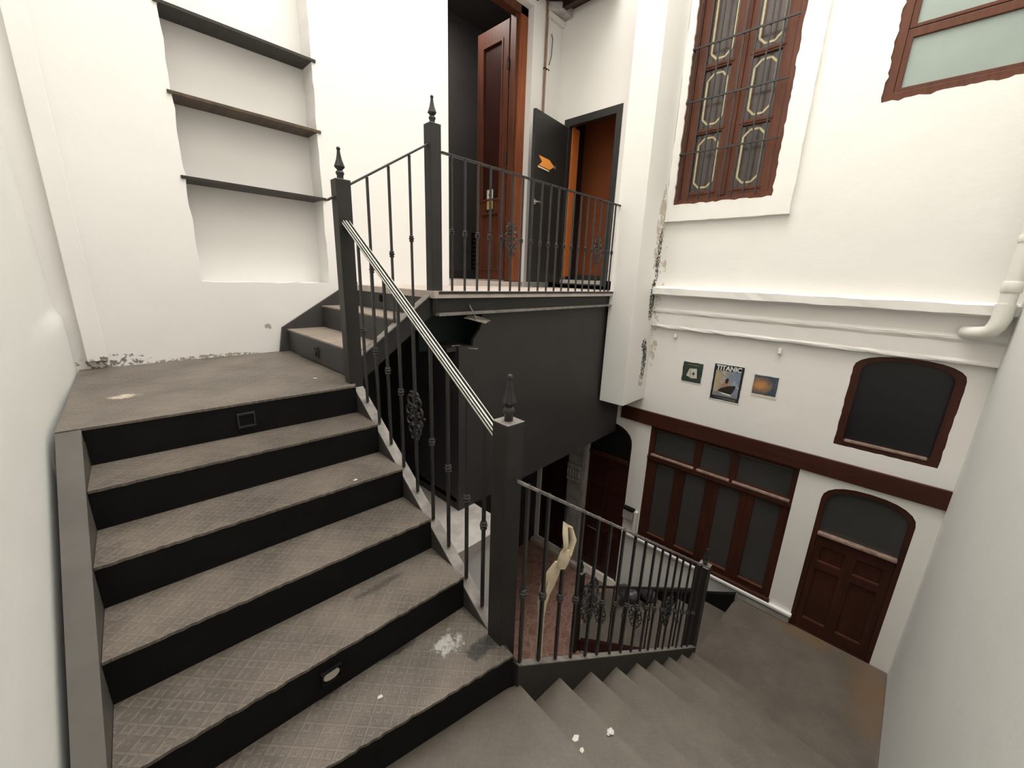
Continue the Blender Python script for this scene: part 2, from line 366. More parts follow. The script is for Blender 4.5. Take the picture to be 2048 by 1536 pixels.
# right wall with all its openings
W1 = rough_loop(rect(1.138, 2.105, 0.845, 3.3), 0.007, 0.05)
W2 = rough_loop(rect(-0.40, 0.485, 1.487, 2.9), 0.010, 0.035)
W3 = arch(-0.475, 0.23, -1.437, -0.68, -0.545)
D1 = rect(0.43, 2.03, -3.40, -1.70)
D2 = arch(-0.466, 0.212, -3.66, -2.02, -1.835)
D3 = arch(2.262, 2.97, -4.36, -2.15, -1.89, p=2.2)
D4 = rect(3.24, 3.80, -4.36, -2.1)
D6 = rect(2.895, 3.735, -0.06, 2.035)
mb = slab(MB(), 'x', rect(-0.62, 4.0, ZF, ZT), [W1, W2, rough_loop(W3, .003, .05), D1, D2, D3, D4, D6], XR, XR+.22)
wall_right = tag(mb.build('wall_right', 'white_r'), 'cream courtyard wall with windows above and timber doors below', 'wall', kind='structure')
# ceiling with skylight opening, timber ceiling above the upper landing
mb = slab(MB(), 'z', rect(-0.7, 5.0, -0.9, 4.1), [rect(0.6, 4.3, -0.05, 3.35)], ZT, ZT+.12)
tag(mb.build('ceiling', 'white'), 'white ceiling around the skylight above the stairwell', 'ceiling', kind='structure')
cw = tag(MB().box(3.1, XR, 3.02, YN, 3.26, 3.32).build('ceiling_timber', 'ceil_wood'), 'dark timber ceiling over the upper landing', 'ceiling', kind='structure')
for k in range(5): MB().box(3.1+k*.36, 3.17+k*.36, 3.02, YN, 3.19, 3.26).build('joist', 'ceil_wood', cw)

# ground floor
tag(MB().box(-0.7, 5.0, -0.9, 4.1, ZF-.1, ZF).build('floor', 'tiles'), 'red mottled tile floor at the foot of the stairs', 'floor', kind='structure')
tag(MB().box(4.62, XR, 2.25, 3.85, ZF, ZF+.075).build('trim_2', 'upfloor', bevel=.008), 'worn stone threshold in front of the ground-floor doors', 'threshold', kind='structure')

# upper floor slab
tag(MB().box(1.72, XR, 2.46, YN, -0.165, -0.115).build('floor_upper', 'upfloor'), 'dusty upper landing floor behind the balustrade', 'floor', kind='structure')
tag(MB().box(2.7, 5.3, YN+.012, 5.8, -0.165, -0.055).build('floor_hall', 'upfloor'), 'hall floor seen through the tall doorway', 'floor', kind='structure')
# dark hall behind the tall doorway
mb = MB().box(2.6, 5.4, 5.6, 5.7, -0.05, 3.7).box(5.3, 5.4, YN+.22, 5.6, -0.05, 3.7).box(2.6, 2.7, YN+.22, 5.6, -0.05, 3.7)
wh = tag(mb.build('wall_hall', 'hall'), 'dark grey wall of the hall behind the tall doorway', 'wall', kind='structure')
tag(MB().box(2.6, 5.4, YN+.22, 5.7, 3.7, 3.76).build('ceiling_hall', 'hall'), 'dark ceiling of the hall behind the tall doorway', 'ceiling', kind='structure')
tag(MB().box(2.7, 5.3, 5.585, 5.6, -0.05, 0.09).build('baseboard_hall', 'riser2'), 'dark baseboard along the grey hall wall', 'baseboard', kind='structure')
sw = empty('wall_switch', (4.55, 5.575, 0.38)); tag(sw, 'small dark switch on the grey hall wall', 'switch')
MB().box(4.50, 4.60, 5.585, 5.6, 0.38, 0.48).build('plate', 'riser2', sw, bevel=.004); MB().box(4.53, 4.57, 5.578, 5.585, 0.41, 0.45).build('rocker', 'steel', sw, bevel=.002)
vb = empty('wall_grille', (4.78, 5.57, 0.05)); tag(vb, 'tall black grille panel beside the brown hall door', 'vent')
MB().box(4.70, 4.86, 5.58, 5.6, 0.12, 0.72).build('frame', 'riser', vb)
for k in range(8): MB().box(4.715, 4.845, 5.57, 5.58, 0.15+k*.07, 0.185+k*.07).build('slat', 'riser2', vb)

# orange closet behind the black door
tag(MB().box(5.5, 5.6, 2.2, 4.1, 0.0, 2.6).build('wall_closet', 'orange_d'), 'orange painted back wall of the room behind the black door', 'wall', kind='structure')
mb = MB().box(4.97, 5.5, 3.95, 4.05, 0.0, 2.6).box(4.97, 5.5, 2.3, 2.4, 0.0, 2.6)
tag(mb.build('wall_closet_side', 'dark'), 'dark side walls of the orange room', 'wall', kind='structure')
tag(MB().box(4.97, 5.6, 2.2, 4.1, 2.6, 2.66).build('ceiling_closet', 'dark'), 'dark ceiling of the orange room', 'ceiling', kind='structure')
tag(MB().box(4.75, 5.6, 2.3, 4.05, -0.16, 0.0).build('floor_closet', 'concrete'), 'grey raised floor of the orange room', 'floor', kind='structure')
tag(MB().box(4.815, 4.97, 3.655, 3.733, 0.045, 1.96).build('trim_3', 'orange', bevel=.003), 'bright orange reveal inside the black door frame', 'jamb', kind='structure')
tag(MB().box(5.47, 5.5, 2.4, 3.95, 0.0, 0.075).build('baseboard_closet', 'riser2'), 'dark baseboard of the orange room', 'baseboard', kind='structure')

# boxed pillar hanging down the right wall
tag(MB().box(4.2, XR, 2.18, 2.50, -1.44, ZT).build('trim_5', 'pillar', bevel=.004), 'white boxed pillar with peeling black patches ending above the beam', 'pillar', kind='structure')
# cornice
prof = [(0, -.035), (-.13, -.055), (-.13, -.125), (-.04, -.15), (-.035, -.28), (-.060, -.305), (-.060, -.325), (-.045, -.35), (-.045, -.475), (-.052, -.495), (-.05, -.512), (0, -.525)]
m_ = MB(); ys = [2.18-i*(2.18+0.60)/26 for i in range(27)]
for i, y in enumerate(ys):
    e = [(XR+px_+random.uniform(-.003, .003)*(px_ < 0), y, z-0.008*(2.18-y)+random.uniform(-.004, .004)) for px_, z in prof]
    m_.v += e
n = len(prof)
for i in range(26):
    for k in range(n): m_.f.append((i*n+k, i*n+(k+1) % n, (i+1)*n+(k+1) % n, (i+1)*n+k))
m_.f += [tuple(range(n)), tuple(26*n+k for k in range(n))]
tag(m_.build('trim_6', 'white_r'), 'uneven white plaster cornice running across the right wall', 'cornice', kind='structure')
for i, (y, z, l) in enumerate(((1.878, -0.60, 0.045), (0.814, -0.62, 0.055))):
    pg = MB().box(XR-.035, XR, y-.016, y+.016, z-l/2, z+l/2)
    tag(pg.build('wall_peg', 'white_r', bevel=.005), ('thin white peg below the cornice above the card poster', 'wider white peg below the cornice right of the ship poster')[i], 'peg')
# raised border of the barred window
mb = ring('x', rough_loop(rect(0.967, 2.178, 0.676, 3.45), .004, .08), rough_loop(rect(1.14, 2.103, 0.848, 3.298), .007, .045), XR-.05, XR)
tag(mb.build('trim_7', 'white_r'), 'raised white plaster border around the barred window', 'window surround', kind='structure')
# brown beam
tag(MB().box(XR-.03, XR+.02, -0.605, 2.46, -1.775, -1.598).build('trim_8', 'brown_h', bevel=.004), 'long dark brown timber beam above the ground-floor doors', 'beam', kind='structure')
# white ledge below the glazed screen
tag(MB().box(XR-.05, XR, 0.20, 2.24, -3.455, -3.425).build('trim_9', 'white', bevel=.005), 'white ledge strip under the glazed timber screen', 'ledge', kind='structure')
tag(MB().box(XR-.028, XR, 0.215, 0.72, -3.555, -3.50).build('baseboard_right', 'stone', bevel=.006), 'short chipped stone skirting on the lower landing', 'baseboard', kind='structure')

# ------------------------------------------------------------------ windows
def frame_piece(parent, name, y0, y1, z0, z1, x0, x1, m, bevel=.004): return MB().box(x0, x1, y0, y1, z0, z1).build(name, m, parent, bevel=bevel)
# barred window
w1 = empty('window_1', (XR, 1.62, 0.84), kind='structure'); tag(w1, 'tall brown casement window with taped panes behind an iron grille', 'window')
ring('x', rect(1.11, 2.13, 0.82, 3.32), rect(1.19, 2.05, 0.90, 3.25), XR-.03, XR+.05).build('frame', 'brown', w1, bevel=.004)
for (a0, a1) in ((1.62, 2.05), (1.19, 1.62)):
    hs = [rect(a0+.09, a1-.09, 0.97, 1.525), rect(a0+.09, a1-.09, 1.575, 2.11), rect(a0+.09, a1-.09, 2.16, 3.15)]
    sash = slab(MB(), 'x', rect(a0+.002, a1-.002, 0.902, 3.248), hs, XR-.012, XR+.03).build('sash', 'brown', w1, bevel=.003)
    for h in hs:
        ys_, zs_ = [q[0] for q in h], [q[1] for q in h]; y0, y1, z0, z1 = min(ys_), max(ys_), min(zs_), max(zs_)
        pane = MB().box(XR+.012, XR+.018, y0-.01, y1+.01, z0-.01, z1+.01).build('pane', 'pane_w', w1)
        i0, i1, j0, j1, cc_ = y0+.03, y1-.03, z0+.04, z1-.04, .055
        t = .018; g_ = MB()
        seg = [((i0, j0+cc_), (i0, j1-cc_)), ((i0, j1-cc_), (i0+cc_, j1)), ((i0+cc_, j1), (i1-cc_, j1)), ((i1-cc_, j1), (i1, j1-cc_)), ((i1, j1-cc_), (i1, j0+cc_)), ((i1, j0+cc_), (i1-cc_, j0)), ((i1-cc_, j0), (i0+cc_, j0)), ((i0+cc_, j0), (i0, j0+cc_))]
        for (pa, pb) in seg:
            L = math.hypot(pb[0]-pa[0], pb[1]-pa[1]); nx, nz = -(pb[1]-pa[1])/L*t/2, (pb[0]-pa[0])/L*t/2
            g_.px([(pa[0]+nx, pa[1]+nz), (pb[0]+nx, pb[1]+nz), (pb[0]-nx, pb[1]-nz), (pa[0]-nx, pa[1]-nz)], XR+.009, XR+.012)
        g_.build('tape_outline', 'gold', pane)
        MB().box(XR-.02, XR-.012, y0-.02, y1+.02, z0-.03, z0-.012).build('glazing_bead', 'brown', w1)
MB().box(XR-.035, XR-.01, 1.585, 1.655, 0.905, 3.245).build('meeting_stile', 'brown', w1, bevel=.004)
gr = empty('window_grille', (XR-.09, 1.62, 0.85)); tag(gr, 'black iron bar grille in front of the brown casement window', 'grille')
for k in range(8): MB().bar((XR-.075, 2.048-k*.109, 0.875), (XR-.075, 2.048-k*.109, 3.25), .013, .013).build('upright_bar', 'iron', gr)
for z in (1.343, 1.826, 2.304, 2.78): MB().box(XR-.092, XR-.080, 1.165, 2.085, z-.008, z+.008).build('cross_bar', 'iron', gr)
for z in (1.343, 2.304): MB().box(XR-.08, XR-.04, 2.075, 2.085, z-.01, z+.01).build('bracket', 'iron', gr)
# frosted window
w2 = empty('window_2', (XR, 0.04, 1.48), kind='structure'); tag(w2, 'frosted greenish window with brown frame high on the right', 'window')
ring('x', rect(-0.42, 0.505, 1.465, 2.92), rect(-0.31, 0.425, 1.545, 2.84), XR+.012, XR+.07).build('frame', 'brown', w2, bevel=.004)
ring('x', rect(-0.31, 0.425, 1.545, 1.975), rect(-0.255, 0.385, 1.575, 1.915), XR+.02, XR+.06).build('sash', 'brown', w2, bevel=.004)
ring('x', rect(-0.31, 0.425, 1.98, 2.84), rect(-0.255, 0.385, 2.005, 2.79), XR+.02, XR+.06).build('sash', 'brown', w2, bevel=.004)
MB().box(XR+.04, XR+.048, -0.27, 0.395, 1.565, 1.925).build('pane', 'frost', w2); MB().box(XR+.04, XR+.048, -0.27, 0.395, 1.995, 2.80).build('pane', 'frost', w2)
# arched black window
w3 = empty('window_3', (XR, -0.12, -1.44), kind='structure'); tag(w3, 'arched window with blacked-out pane and brown frame', 'window')
ring('x', arch(-0.49, 0.245, -1.452, -0.68, -0.53), arch(-0.415, 0.170, -1.375, -0.71, -0.59), XR+.006, XR+.07).build('frame', 'brown_d', w3, bevel=.004)
MB().px(arch(-0.43, 0.185, -1.39, -0.71, -0.58), XR+.045, XR+.055).build('pane', 'pane_k', w3)
MB().box(XR-.004, XR+.045, -0.40, 0.158, -1.392, -1.372).build('sill_bead', 'bead', w3, bevel=.004)

# ------------------------------------------------------------------ ground-floor doors
d1 = empty('door_1', (XR, 1.23, -3.40), kind='structure'); tag(d1, 'wide dark timber screen with three fanlights and four tall panes', 'glazed door')
fan = [(1.464, 1.966), (1.061, 1.388), (0.475, 0.99)]; tall = [(1.66, 1.90), (1.285, 1.53), (0.905, 1.14), (0.515, 0.765)]
slab(MB(), 'x', rect(0.425, 2.035, -2.19, -1.70), [rect(a, b, -2.14, -1.82) for a, b in fan], XR+.01, XR+.07).build('head_frame', 'brown_d', d1, bevel=.003)
for (a, b) in fan:
    MB().box(XR+.045, XR+.052, a-.01, b+.01, -2.15, -1.81).build('fanlight_pane', 'pane', d1)
    MB().box(XR-.022, XR+.02, a-.02, b+.02, -2.178, -2.152).build('sill_bead', 'bead', d1, bevel=.005)
    MB().box(XR+.022, XR+.045, a, b, -1.845, -1.82).build('blind_roll', 'pane', d1, bevel=.006)
MB().box(XR-.015, XR+.04, 0.43, 2.03, -2.235, -2.185).build('transom', 'brown_d', d1, bevel=.006)
for (a, b, e0, e1) in ((1.66, 1.90, 1.595, 2.035), (1.285, 1.53, 1.21, 1.595), (0.905, 1.14, 0.835, 1.21), (0.515, 0.765, 0.425, 0.835)):
    lf = slab(MB(), 'x', rect(e0+.0003, e1-.0003, -3.385, -2.235), [rect(a, b, -3.30, -2.26)], XR+.012, XR+.06).build('leaf', 'brown_d', d1, bevel=.003)
    MB().box(XR+.035, XR+.043, a-.008, b+.008, -3.308, -2.252).build('pane', 'pane', lf)
    MB().box(XR+.002, XR+.03, a-.005, b+.005, -3.318, -3.298).build('bead', 'brown', lf, bevel=.003)
MB().box(XR-.03, XR+.05, 0.42, 2.04, -3.425, -3.385).build('bottom_rail', 'brown_h', d1, bevel=.005)
d2 = empty('door_2', (XR, -0.13, -3.555), kind='structure'); tag(d2, 'arched brown door with a grey glazed top beside the right corner', 'door')
ring('x', arch(-0.48, 0.225, -3.60, -2.02, -1.82), arch(-0.425, 0.17, -3.62+.02, -2.04, -1.885), XR+.008, XR+.07).build('frame', 'brown_d', d2, bevel=.003)
leaf = slab(MB(), 'x', rect(-0.425, 0.17, -3.55, -2.385), [rect(-0.075, 0.115, -2.715, -2.535), rect(-0.36, -0.165, -2.715, -2.535), rect(-0.075, 0.115, -3.42, -2.80), rect(-0.36, -0.165, -3.42, -2.80)], XR+.018, XR+.06).build('leaf', 'brown_d', d2, bevel=.004)
for (a, b, z0, z1) in ((-0.075, 0.115, -2.715, -2.535), (-0.36, -0.165, -2.715, -2.535), (-0.075, 0.115, -3.42, -2.80), (-0.36, -0.165, -3.42, -2.80)):
    MB().box(XR+.036, XR+.055, a, b, z0, z1).build('panel', 'brown_d', leaf)
    MB().box(XR+.020, XR+.036, a, b, z0, z0+.012).build('bead', 'brown', leaf)
MB().box(XR, XR+.075, -0.462, 0.208, -3.655, -3.548).build('threshold', 'brown_dd', d2)
MB().px(arch(-0.43, 0.175, -2.40, -2.04, -1.88), XR+.04, XR+.05).build('pane', 'pane', d2)
MB().box(XR-.02, XR+.04, -0.425, 0.17, -2.41, -2.38).build('weather_bar', 'bead', d2, bevel=.006)
d3 = empty('door_3', (XR, 2.62, -4.36), kind='structure'); tag(d3, 'dark red panelled door under an arched head left of the glazed screen', 'door')
ring('x', arch(2.25, 2.98, -4.40, -2.15, -1.87, p=2.2), arch(2.30, 2.93, -4.39, -2.17, -1.94, p=2.2), XR+.02, XR+.09).build('frame', 'brown_dd', d3, bevel=.003)
pn = [rect(2.35, 2.58, -2.86, -2.56), rect(2.65, 2.88, -2.86, -2.56), rect(2.35, 2.58, -3.62, -2.94), rect(2.65, 2.88, -3.62, -2.94), rect(2.35, 2.58, -4.25, -3.70), rect(2.65, 2.88, -4.25, -3.70)]
leaf = slab(MB(), 'x', rect(2.30, 2.93, -4.35, -2.46), pn, XR+.035, XR+.08).build('leaf', 'brown_dd', d3, bevel=.003)
for h in pn: MB().box(XR+.055, XR+.075, h[0][0], h[1][0], h[0][1], h[2][1]).build('panel', 'brown_dd', leaf)
MB().box(XR+.005, XR+.06, 2.29, 2.94, -2.46, -2.40).build('transom', 'brown_d', d3, bevel=.008)
MB().px(arch(2.295, 2.935, -2.42, -2.17, -1.935, p=2.2), XR+.06, XR+.068).build('pane', 'pane_k', d3)
MB().box(XR+.028, XR+.036, 2.66, 2.85, -3.69, -3.675).build('letter_slot', 'chrome', leaf)
d4 = empty('door_4', (XR, 3.52, -4.36), kind='structure'); tag(d4, 'plain dark red door half hidden beneath the dark box', 'door')
leaf = slab(MB(), 'x', rect(3.22, 3.82, -4.36, -2.08), [rect(3.30, 3.48, -4.2, -3.4), rect(3.56, 3.74, -4.2, -3.4), rect(3.30, 3.48, -3.3, -2.3), rect(3.56, 3.74, -3.3, -2.3)], XR+.03, XR+.09).build('leaf', 'brown_dd', d4, bevel=.003)
MB().box(XR+.06, XR+.08, 3.25, 3.79, -4.3, -2.2).build('panel', 'brown_dd', leaf)
# stone pilaster between the two dark doors
sp = empty('trim_10', (XR, 3.1, ZF+.075), kind='structure'); tag(sp, 'grey marble pilaster with a carved capital between the dark red doors', 'pilaster')
zz = ZF+.075
for i, h in enumerate((.10, .05, .34, .30, .27, .30, .06, .16, .07, .16, .22, .22, .2)):
    dx = .075 if i in (0, 6, 8) else (.06 if i in (1, 7) else .045)
    MB().box(XR-dx, XR+.05, 2.995, 3.235, zz, zz+h-.006).build('stone_block', 'stone', sp, bevel=.006)
    if i == 7:
        for k in range(5): MB().tube([(XR-.07, 3.02+k*.048, zz+.14), (XR-.083, 3.02+k*.048, zz+.08), (XR-.068, 3.02+k*.048, zz+.02)], [.018, .014, .006], 6).build('carved_leaf', 'stone', sp, smooth=True)
    zz += h
tag(MB().box(XR-.06, XR+.03, 2.915, 2.985, ZF+.075, -2.05).build('trim_11', 'concrete', bevel=.006), 'rough grey concrete strip beside the marble pilaster', 'casing', kind='structure')
mbx = empty('meter_box', (XR-.05, 2.15, -3.2)); tag(mbx, 'small grey wall box with a dark slot left of the glazed screen', 'box')
MB().box(XR-.06, XR, 2.10, 2.25, -3.20, -3.07).build('body', 'concrete', mbx, bevel=.004); MB().box(XR-.066, XR, 2.10, 2.25, -3.065, -3.03).build('slot', 'riser', mbx, bevel=.003)
MB().box(XR-.05, XR, 2.045, 2.09, -3.40, -3.05).build('trunking', 'pvc', mbx, bevel=.004)
tag(MB().box(XR-.03, XR, 1.86, 1.885, -4.2, -3.47).build('wall_conduit', 'pvc', bevel=.004), 'slim grey trunking on the plinth behind the lowest railing', 'conduit')

# ------------------------------------------------------------------ upper doors
d5 = empty('door_5', (3.56, YN+.1, -0.05), kind='structure'); tag(d5, 'tall orange-brown panelled door standing open into the dark hall', 'door')
MB().box(4.07, 4.2, YN+.09, YN+.20, -0.05, 3.12).build('jamb', 'brown_o', d5, bevel=.006)
MB().box(4.03, 4.075, YN+.12, YN+.22, -0.05, 3.10).build('jamb_stop', 'brown', d5, bevel=.006)
MB().box(2.93, 4.2, YN+.09, YN+.20, 3.03, 3.12).build('head', 'brown', d5, bevel=.006)
LX = 4.03
lp = [(4.22, 4.60, 1.02, 2.85), (4.22, 4.60, 0.10, 0.86)]
leaf = slab(MB(), 'x', rect(4.12, 4.70, -0.04, 3.02), [rect(a, b, z0, z1) for a, b, z0, z1 in lp], LX, LX+.05).build('leaf', 'brown_m', d5, bevel=.003)
MB().box(LX+.02, LX+.03, 4.21, 4.61, 1.0, 2.87).build('panel', 'brown_dd', leaf); MB().box(LX+.015, LX+.04, 4.21, 4.61, 0.08, 0.88).build('panel', 'brown', leaf)
ring('x', rect(4.215, 4.605, 1.015, 2.855), rect(4.24, 4.58, 1.04, 2.83), LX-.008, LX+.02).build('moulding', 'brown', leaf); ring('x', rect(4.215, 4.605, 0.095, 0.865), rect(4.24, 4.58, 0.12, 0.84), LX-.008, LX+.02).build('moulding', 'brown', leaf)
for z in (0.45, 1.5, 2.55): MB().tube([(LX-.012, 4.115, z-.06), (LX-.012, 4.115, z+.06)], .012, 8).build('hinge', 'iron', leaf, smooth=True)
nt_ = empty('paper_notice', (LX-.004, 4.40, 0.92)); tag(nt_, 'yellow paper notice with a white top on the open brown door', 'notice')
MT['yellow'] = flat('yellow_paper', (0.62, 0.40, 0.10)); MT['paper'] = flat('white_paper', (0.68, 0.64, 0.52)); MT['ink'] = flat('black_ink', (0.02, 0.02, 0.02)); MT['grey_ink'] = flat('brown_ink', (0.36, 0.24, 0.08))
ring('x', rect(4.33, 4.485, 0.86, 1.17), rect(4.345, 4.47, 0.905, 1.155), LX-.006, LX+.02).build('holder', 'black', nt_)
MB().box(LX-.003, LX+.02, 4.34, 4.475, 0.90, 1.16).build('sheet', 'yellow', nt_); MB().box(LX-.005, LX-.003, 4.345, 4.47, 1.04, 1.155).build('header', 'paper', nt_)
MB().px([(4.41+.022*math.cos(a*.6283), 1.09+.018*math.sin(a*.6283)) for a in range(10)], LX-.007, LX-.005).build('emblem', 'ink', nt_)
for k in range(5): MB().box(LX-.005, LX-.003, 4.36, 4.36+(.09, .07, .1, .08, .05)[k], 1.015-k*.022, 1.022-k*.022).build('print_line', 'grey_ink', nt_)
# black door, leaf swung out over the landing
d6 = empty('door_6', (XR, 3.3, -0.06), kind='structure'); tag(d6, 'black door with an orange arrow standing open on the upper landing', 'door')
ring('x', rect(2.885, 3.745, -0.07, 2.045), rect(2.965, 3.665, -0.08+.03, 1.955), XR-.012, XR+.06).build('frame', 'black', d6, bevel=.003)
hx, hy, ang = 4.735, 3.70, math.radians(186.5)
def L6(u, v): return (hx+u*math.cos(ang)-v*math.sin(ang), hy+u*math.sin(ang)+v*math.cos(ang))
MB().pz([L6(0, -.02), L6(.75, -.02), L6(.75, .02), L6(0, .02)], -0.045, 1.945).build('leaf', 'black', d6, bevel=.003)
MB().pz([L6(0.03, .02), L6(.70, .02), L6(.70, .0225), L6(0.03, .0225)], -0.035, 0.09).build('kick_plate', 'steel', d6)
q0, q1 = L6(.69, .05), L6(.57, .055)
MB().lathe([(.026, 0.0), (.026, .01)], 0, 0, 12)
h_ = MB().tube([L6(.69, .02)+(0.93,), L6(.69, .055)+(0.93,), L6(.65, .06)+(0.935,), L6(.56, .055)+(0.925,)], [.012, .010, .009, .007], 8).build('handle', 'chrome', d6, smooth=True)
MB().pz([L6(.71, .02), L6(.67, .02), L6(.67, .026), L6(.71, .026)], .90, .96).build('rose', 'chrome', d6, bevel=.004)
ar = empty('arrow_sign', L6(.5, .022)+(1.33,)); tag(ar, 'orange arrow sign pointing right on the black door', 'sign')
def LP(pts, v0, v1):
    return MB().prism([L6(u, v0)+(z,) for u, z in pts], [L6(u, v1)+(z,) for u, z in pts])
LP([(.655, 1.465), (.42, 1.462), (.295, 1.408), (.40, 1.352), (.64, 1.358), (.575, 1.408)], .021, .028).build('arrow', 'orange_s', ar)
LP([(.66, 1.349), (.42, 1.341), (.40, 1.328), (.66, 1.332)], .021, .026).build('edge_strip', 'cream_s', ar)
LP([(.285, 1.425), (.255, 1.425), (.255, 1.39), (.285, 1.39)], .021, .024).build('tab', 'chrome', ar)
# conduits by the black door
cd = empty('pipe_run', (4.42, YN, 1.99)); tag(cd, 'thin brown and white conduits running up beside the black door', 'pipe')
MB().tube([(4.415, YN-.02, 1.95), (4.415, YN-.02, 3.26)], .011, 8).build('brown_pipe', 'copper', cd, smooth=True)
MB().tube([(4.46, YN-.022, 2.0), (4.46, YN-.022, 3.2)], .013, 8).build('white_pipe', 'pvc', cd, smooth=True)
MB().tube([(4.50, YN-.015, 3.0), (4.53, YN-.03, 2.9), (4.52, YN-.03, 2.72), (4.50, YN-.015, 2.62)], .005, 6).build('loose_cable', 'steel', cd, smooth=True)
MB().box(4.43, 4.75, YN-.05, YN, 3.10, 3.16).build('trunking', 'pvc', cd, bevel=.004)
for z in (2.03, 2.55): MB().box(4.40, 4.49, YN-.035, YN-.005, z, z+.012).build('clip', 'steel', cd)
MB().box(4.455, 4.49, YN-.045, YN-.01, 2.93, 3.06).build('junction', 'pvc', cd, bevel=.004)
tag(MB().pz([(4.40, YN), (XR, YN), (XR, 3.72), (4.55, 3.72)], 3.165, 3.26).build('trim_12', 'stone', bevel=.01), 'rough grey plaster block in the corner under the timber ceiling', 'block', kind='structure')
# waste pipe in the right corner
pp = empty('drain_pipe', (4.57, -0.5, -0.35)); tag(pp, 'white plastic drain pipe bending into the cornice in the right corner', 'pipe')
MB().tube([(4.57, -0.515, 3.0), (4.57, -0.515, -0.10)], .045, 16).build('pipe', 'pvc', pp, smooth=True)
MB().tube([(4.57, -0.515, -0.06), (4.57, -0.515, -0.17), (4.57, -0.505, -0.22), (4.58, -0.49, -0.255), (4.60, -0.465, -0.275), (4.645, -0.42, -0.285), (4.70, -0.37, -0.285)], [.053, .053, .052, .051, .05, .049, .049], 16).build('elbow', 'pvc', pp, smooth=True)
MB().lathe([(.049, .02), (.054, .03), (.054, .09), (.049, .10)], 4.57, -0.515, 16).build('socket', 'pvc', pp, smooth=True)
MB().lathe([(.048, .36), (.052, .37), (.052, .40), (.048, .41)], 4.57, -0.515, 16).build('clamp', 'pvc', pp, smooth=True)

# ------------------------------------------------------------------ kiosk and dark box under the upper landing
ks = MB().box(0.95, 2.15, 2.13, YN, ZF, -2.17)
tag(ks.build('wall_kiosk', 'white'), 'white wall of the ground-floor booth under the grey slab', 'wall', kind='structure')
sl = MB().pz(rough_loop([(0.90, 2.08), (2.19, 2.08), (2.19, YN), (0.90, YN)], .006, .12), -2.17, -2.07)
tag(sl.build('floor_slab', 'concrete'), 'rough grey concrete slab over the white booth', 'slab', kind='structure')
bx_ = MB().py([(2.0, -2.068), (XR, -2.0), (XR, -.285), (2.25, -.285), (2.243, -.385), (2.225, -.43), (2.19, -.47), (2.155, -.51), (2.148, -.568), (2.0, -.56)], 2.53, 2.56)
ws = tag(bx_.build('wall_storage', 'dark'), 'dark grey panel wall below the upper landing with a torn corner', 'wall', kind='structure')
MB().box(2.0, 2.03, 2.56, YN, -2.06, -.56).build('side_panel', 'dark', ws)
MB().box(2.0, XR, 2.56, YN, -2.0, -1.96).build('soffit', 'dark', ws)
MB().box(1.80, 2.6, 2.80, 2.83, -.62, -.17).build('cavity_back', 'green', ws)
MB().box(1.9, 2.16, 2.56, 2.80, -.60, -.565).build('cavity_ledge', 'dark', ws)
MB().add([(2.03, 2.50, -.322), (2.08, 2.47, -.335), (2.24, 2.475, -.375), (2.34, 2.52, -.36), (2.20, 2.53, -.318), (2.10, 2.53, -.308)], [(0, 1, 2, 3, 4, 5)]).build('torn_flap', 'torn', ws).modifiers.new('thick', 'SOLIDIFY').thickness = .006
MB().bar((2.075, 2.49, -.225), (2.135, 2.47, -.335), .014, .012).build('bent_strip', 'torn', ws)
MB().add([(1.98, 2.60, -.555), (2.07, 2.54, -.575), (2.15, 2.515, -.583), (2.20, 2.52, -.592), (2.15, 2.56, -.572), (2.05, 2.62, -.56)], [(0, 1, 2, 3, 4, 5)]).build('torn_lip', 'torn', ws).modifiers.new('thick', 'SOLIDIFY').thickness = .006
# channel beam along the edge of the upper landing
fb = empty('edge_beam', (3.0, 2.5, -0.3)); tag(fb, 'dark steel channel beam carrying the edge of the upper landing', 'beam')
MB().box(1.76, 4.2, 2.455, 2.53, -.135, -.115).build('top_flange', 'steel', fb)
MB().box(1.76, 4.2, 2.505, 2.53, -.275, -.135).build('web', 'steel', fb)
MB().py([(1.76, -.296), (4.2, -.280), (4.2, -.262), (1.76, -.276)], 2.455, 2.53).build('bottom_flange', 'steel_dust', fb)

# ------------------------------------------------------------------ stairs
def yn1(k, x):                    # nosing line k of the wide flight
    if k == 5: return 0.927-0.20*(x-0.987)
    return 2.452-0.2835*k-0.044*x
def xl1(y): return -0.137-0.050*(2.40-y)
def xr1(y): return 1.0345+0.029*y-0.03
LD = empty('stair_landing', (0.45, 3.1, -0.76)); tag(LD, 'grey chequer-plate half landing with a pale paint splash', 'landing')
MB().pz([(XL(2.45)+.005, yn1(0, -.2)), (1.07, yn1(0, 1.07)), (1.13, 2.56), (1.13, YN-.005), (XL(YN)+.005, YN-.005)], -0.712, -0.70).build('plate', 'plate', LD)
MB().pz([(XL(2.45)+.01, 2.52), (1.11, 2.48), (1.11, YN-.01), (XL(YN)+.01, YN-.01)], -0.78, -0.715).build('subframe', 'riser', LD)
F1 = empty('stair_flight', (0.45, 1.7, -1.78)); tag(F1, 'wide steel flight with chequer treads nearest the camera', 'stairs')
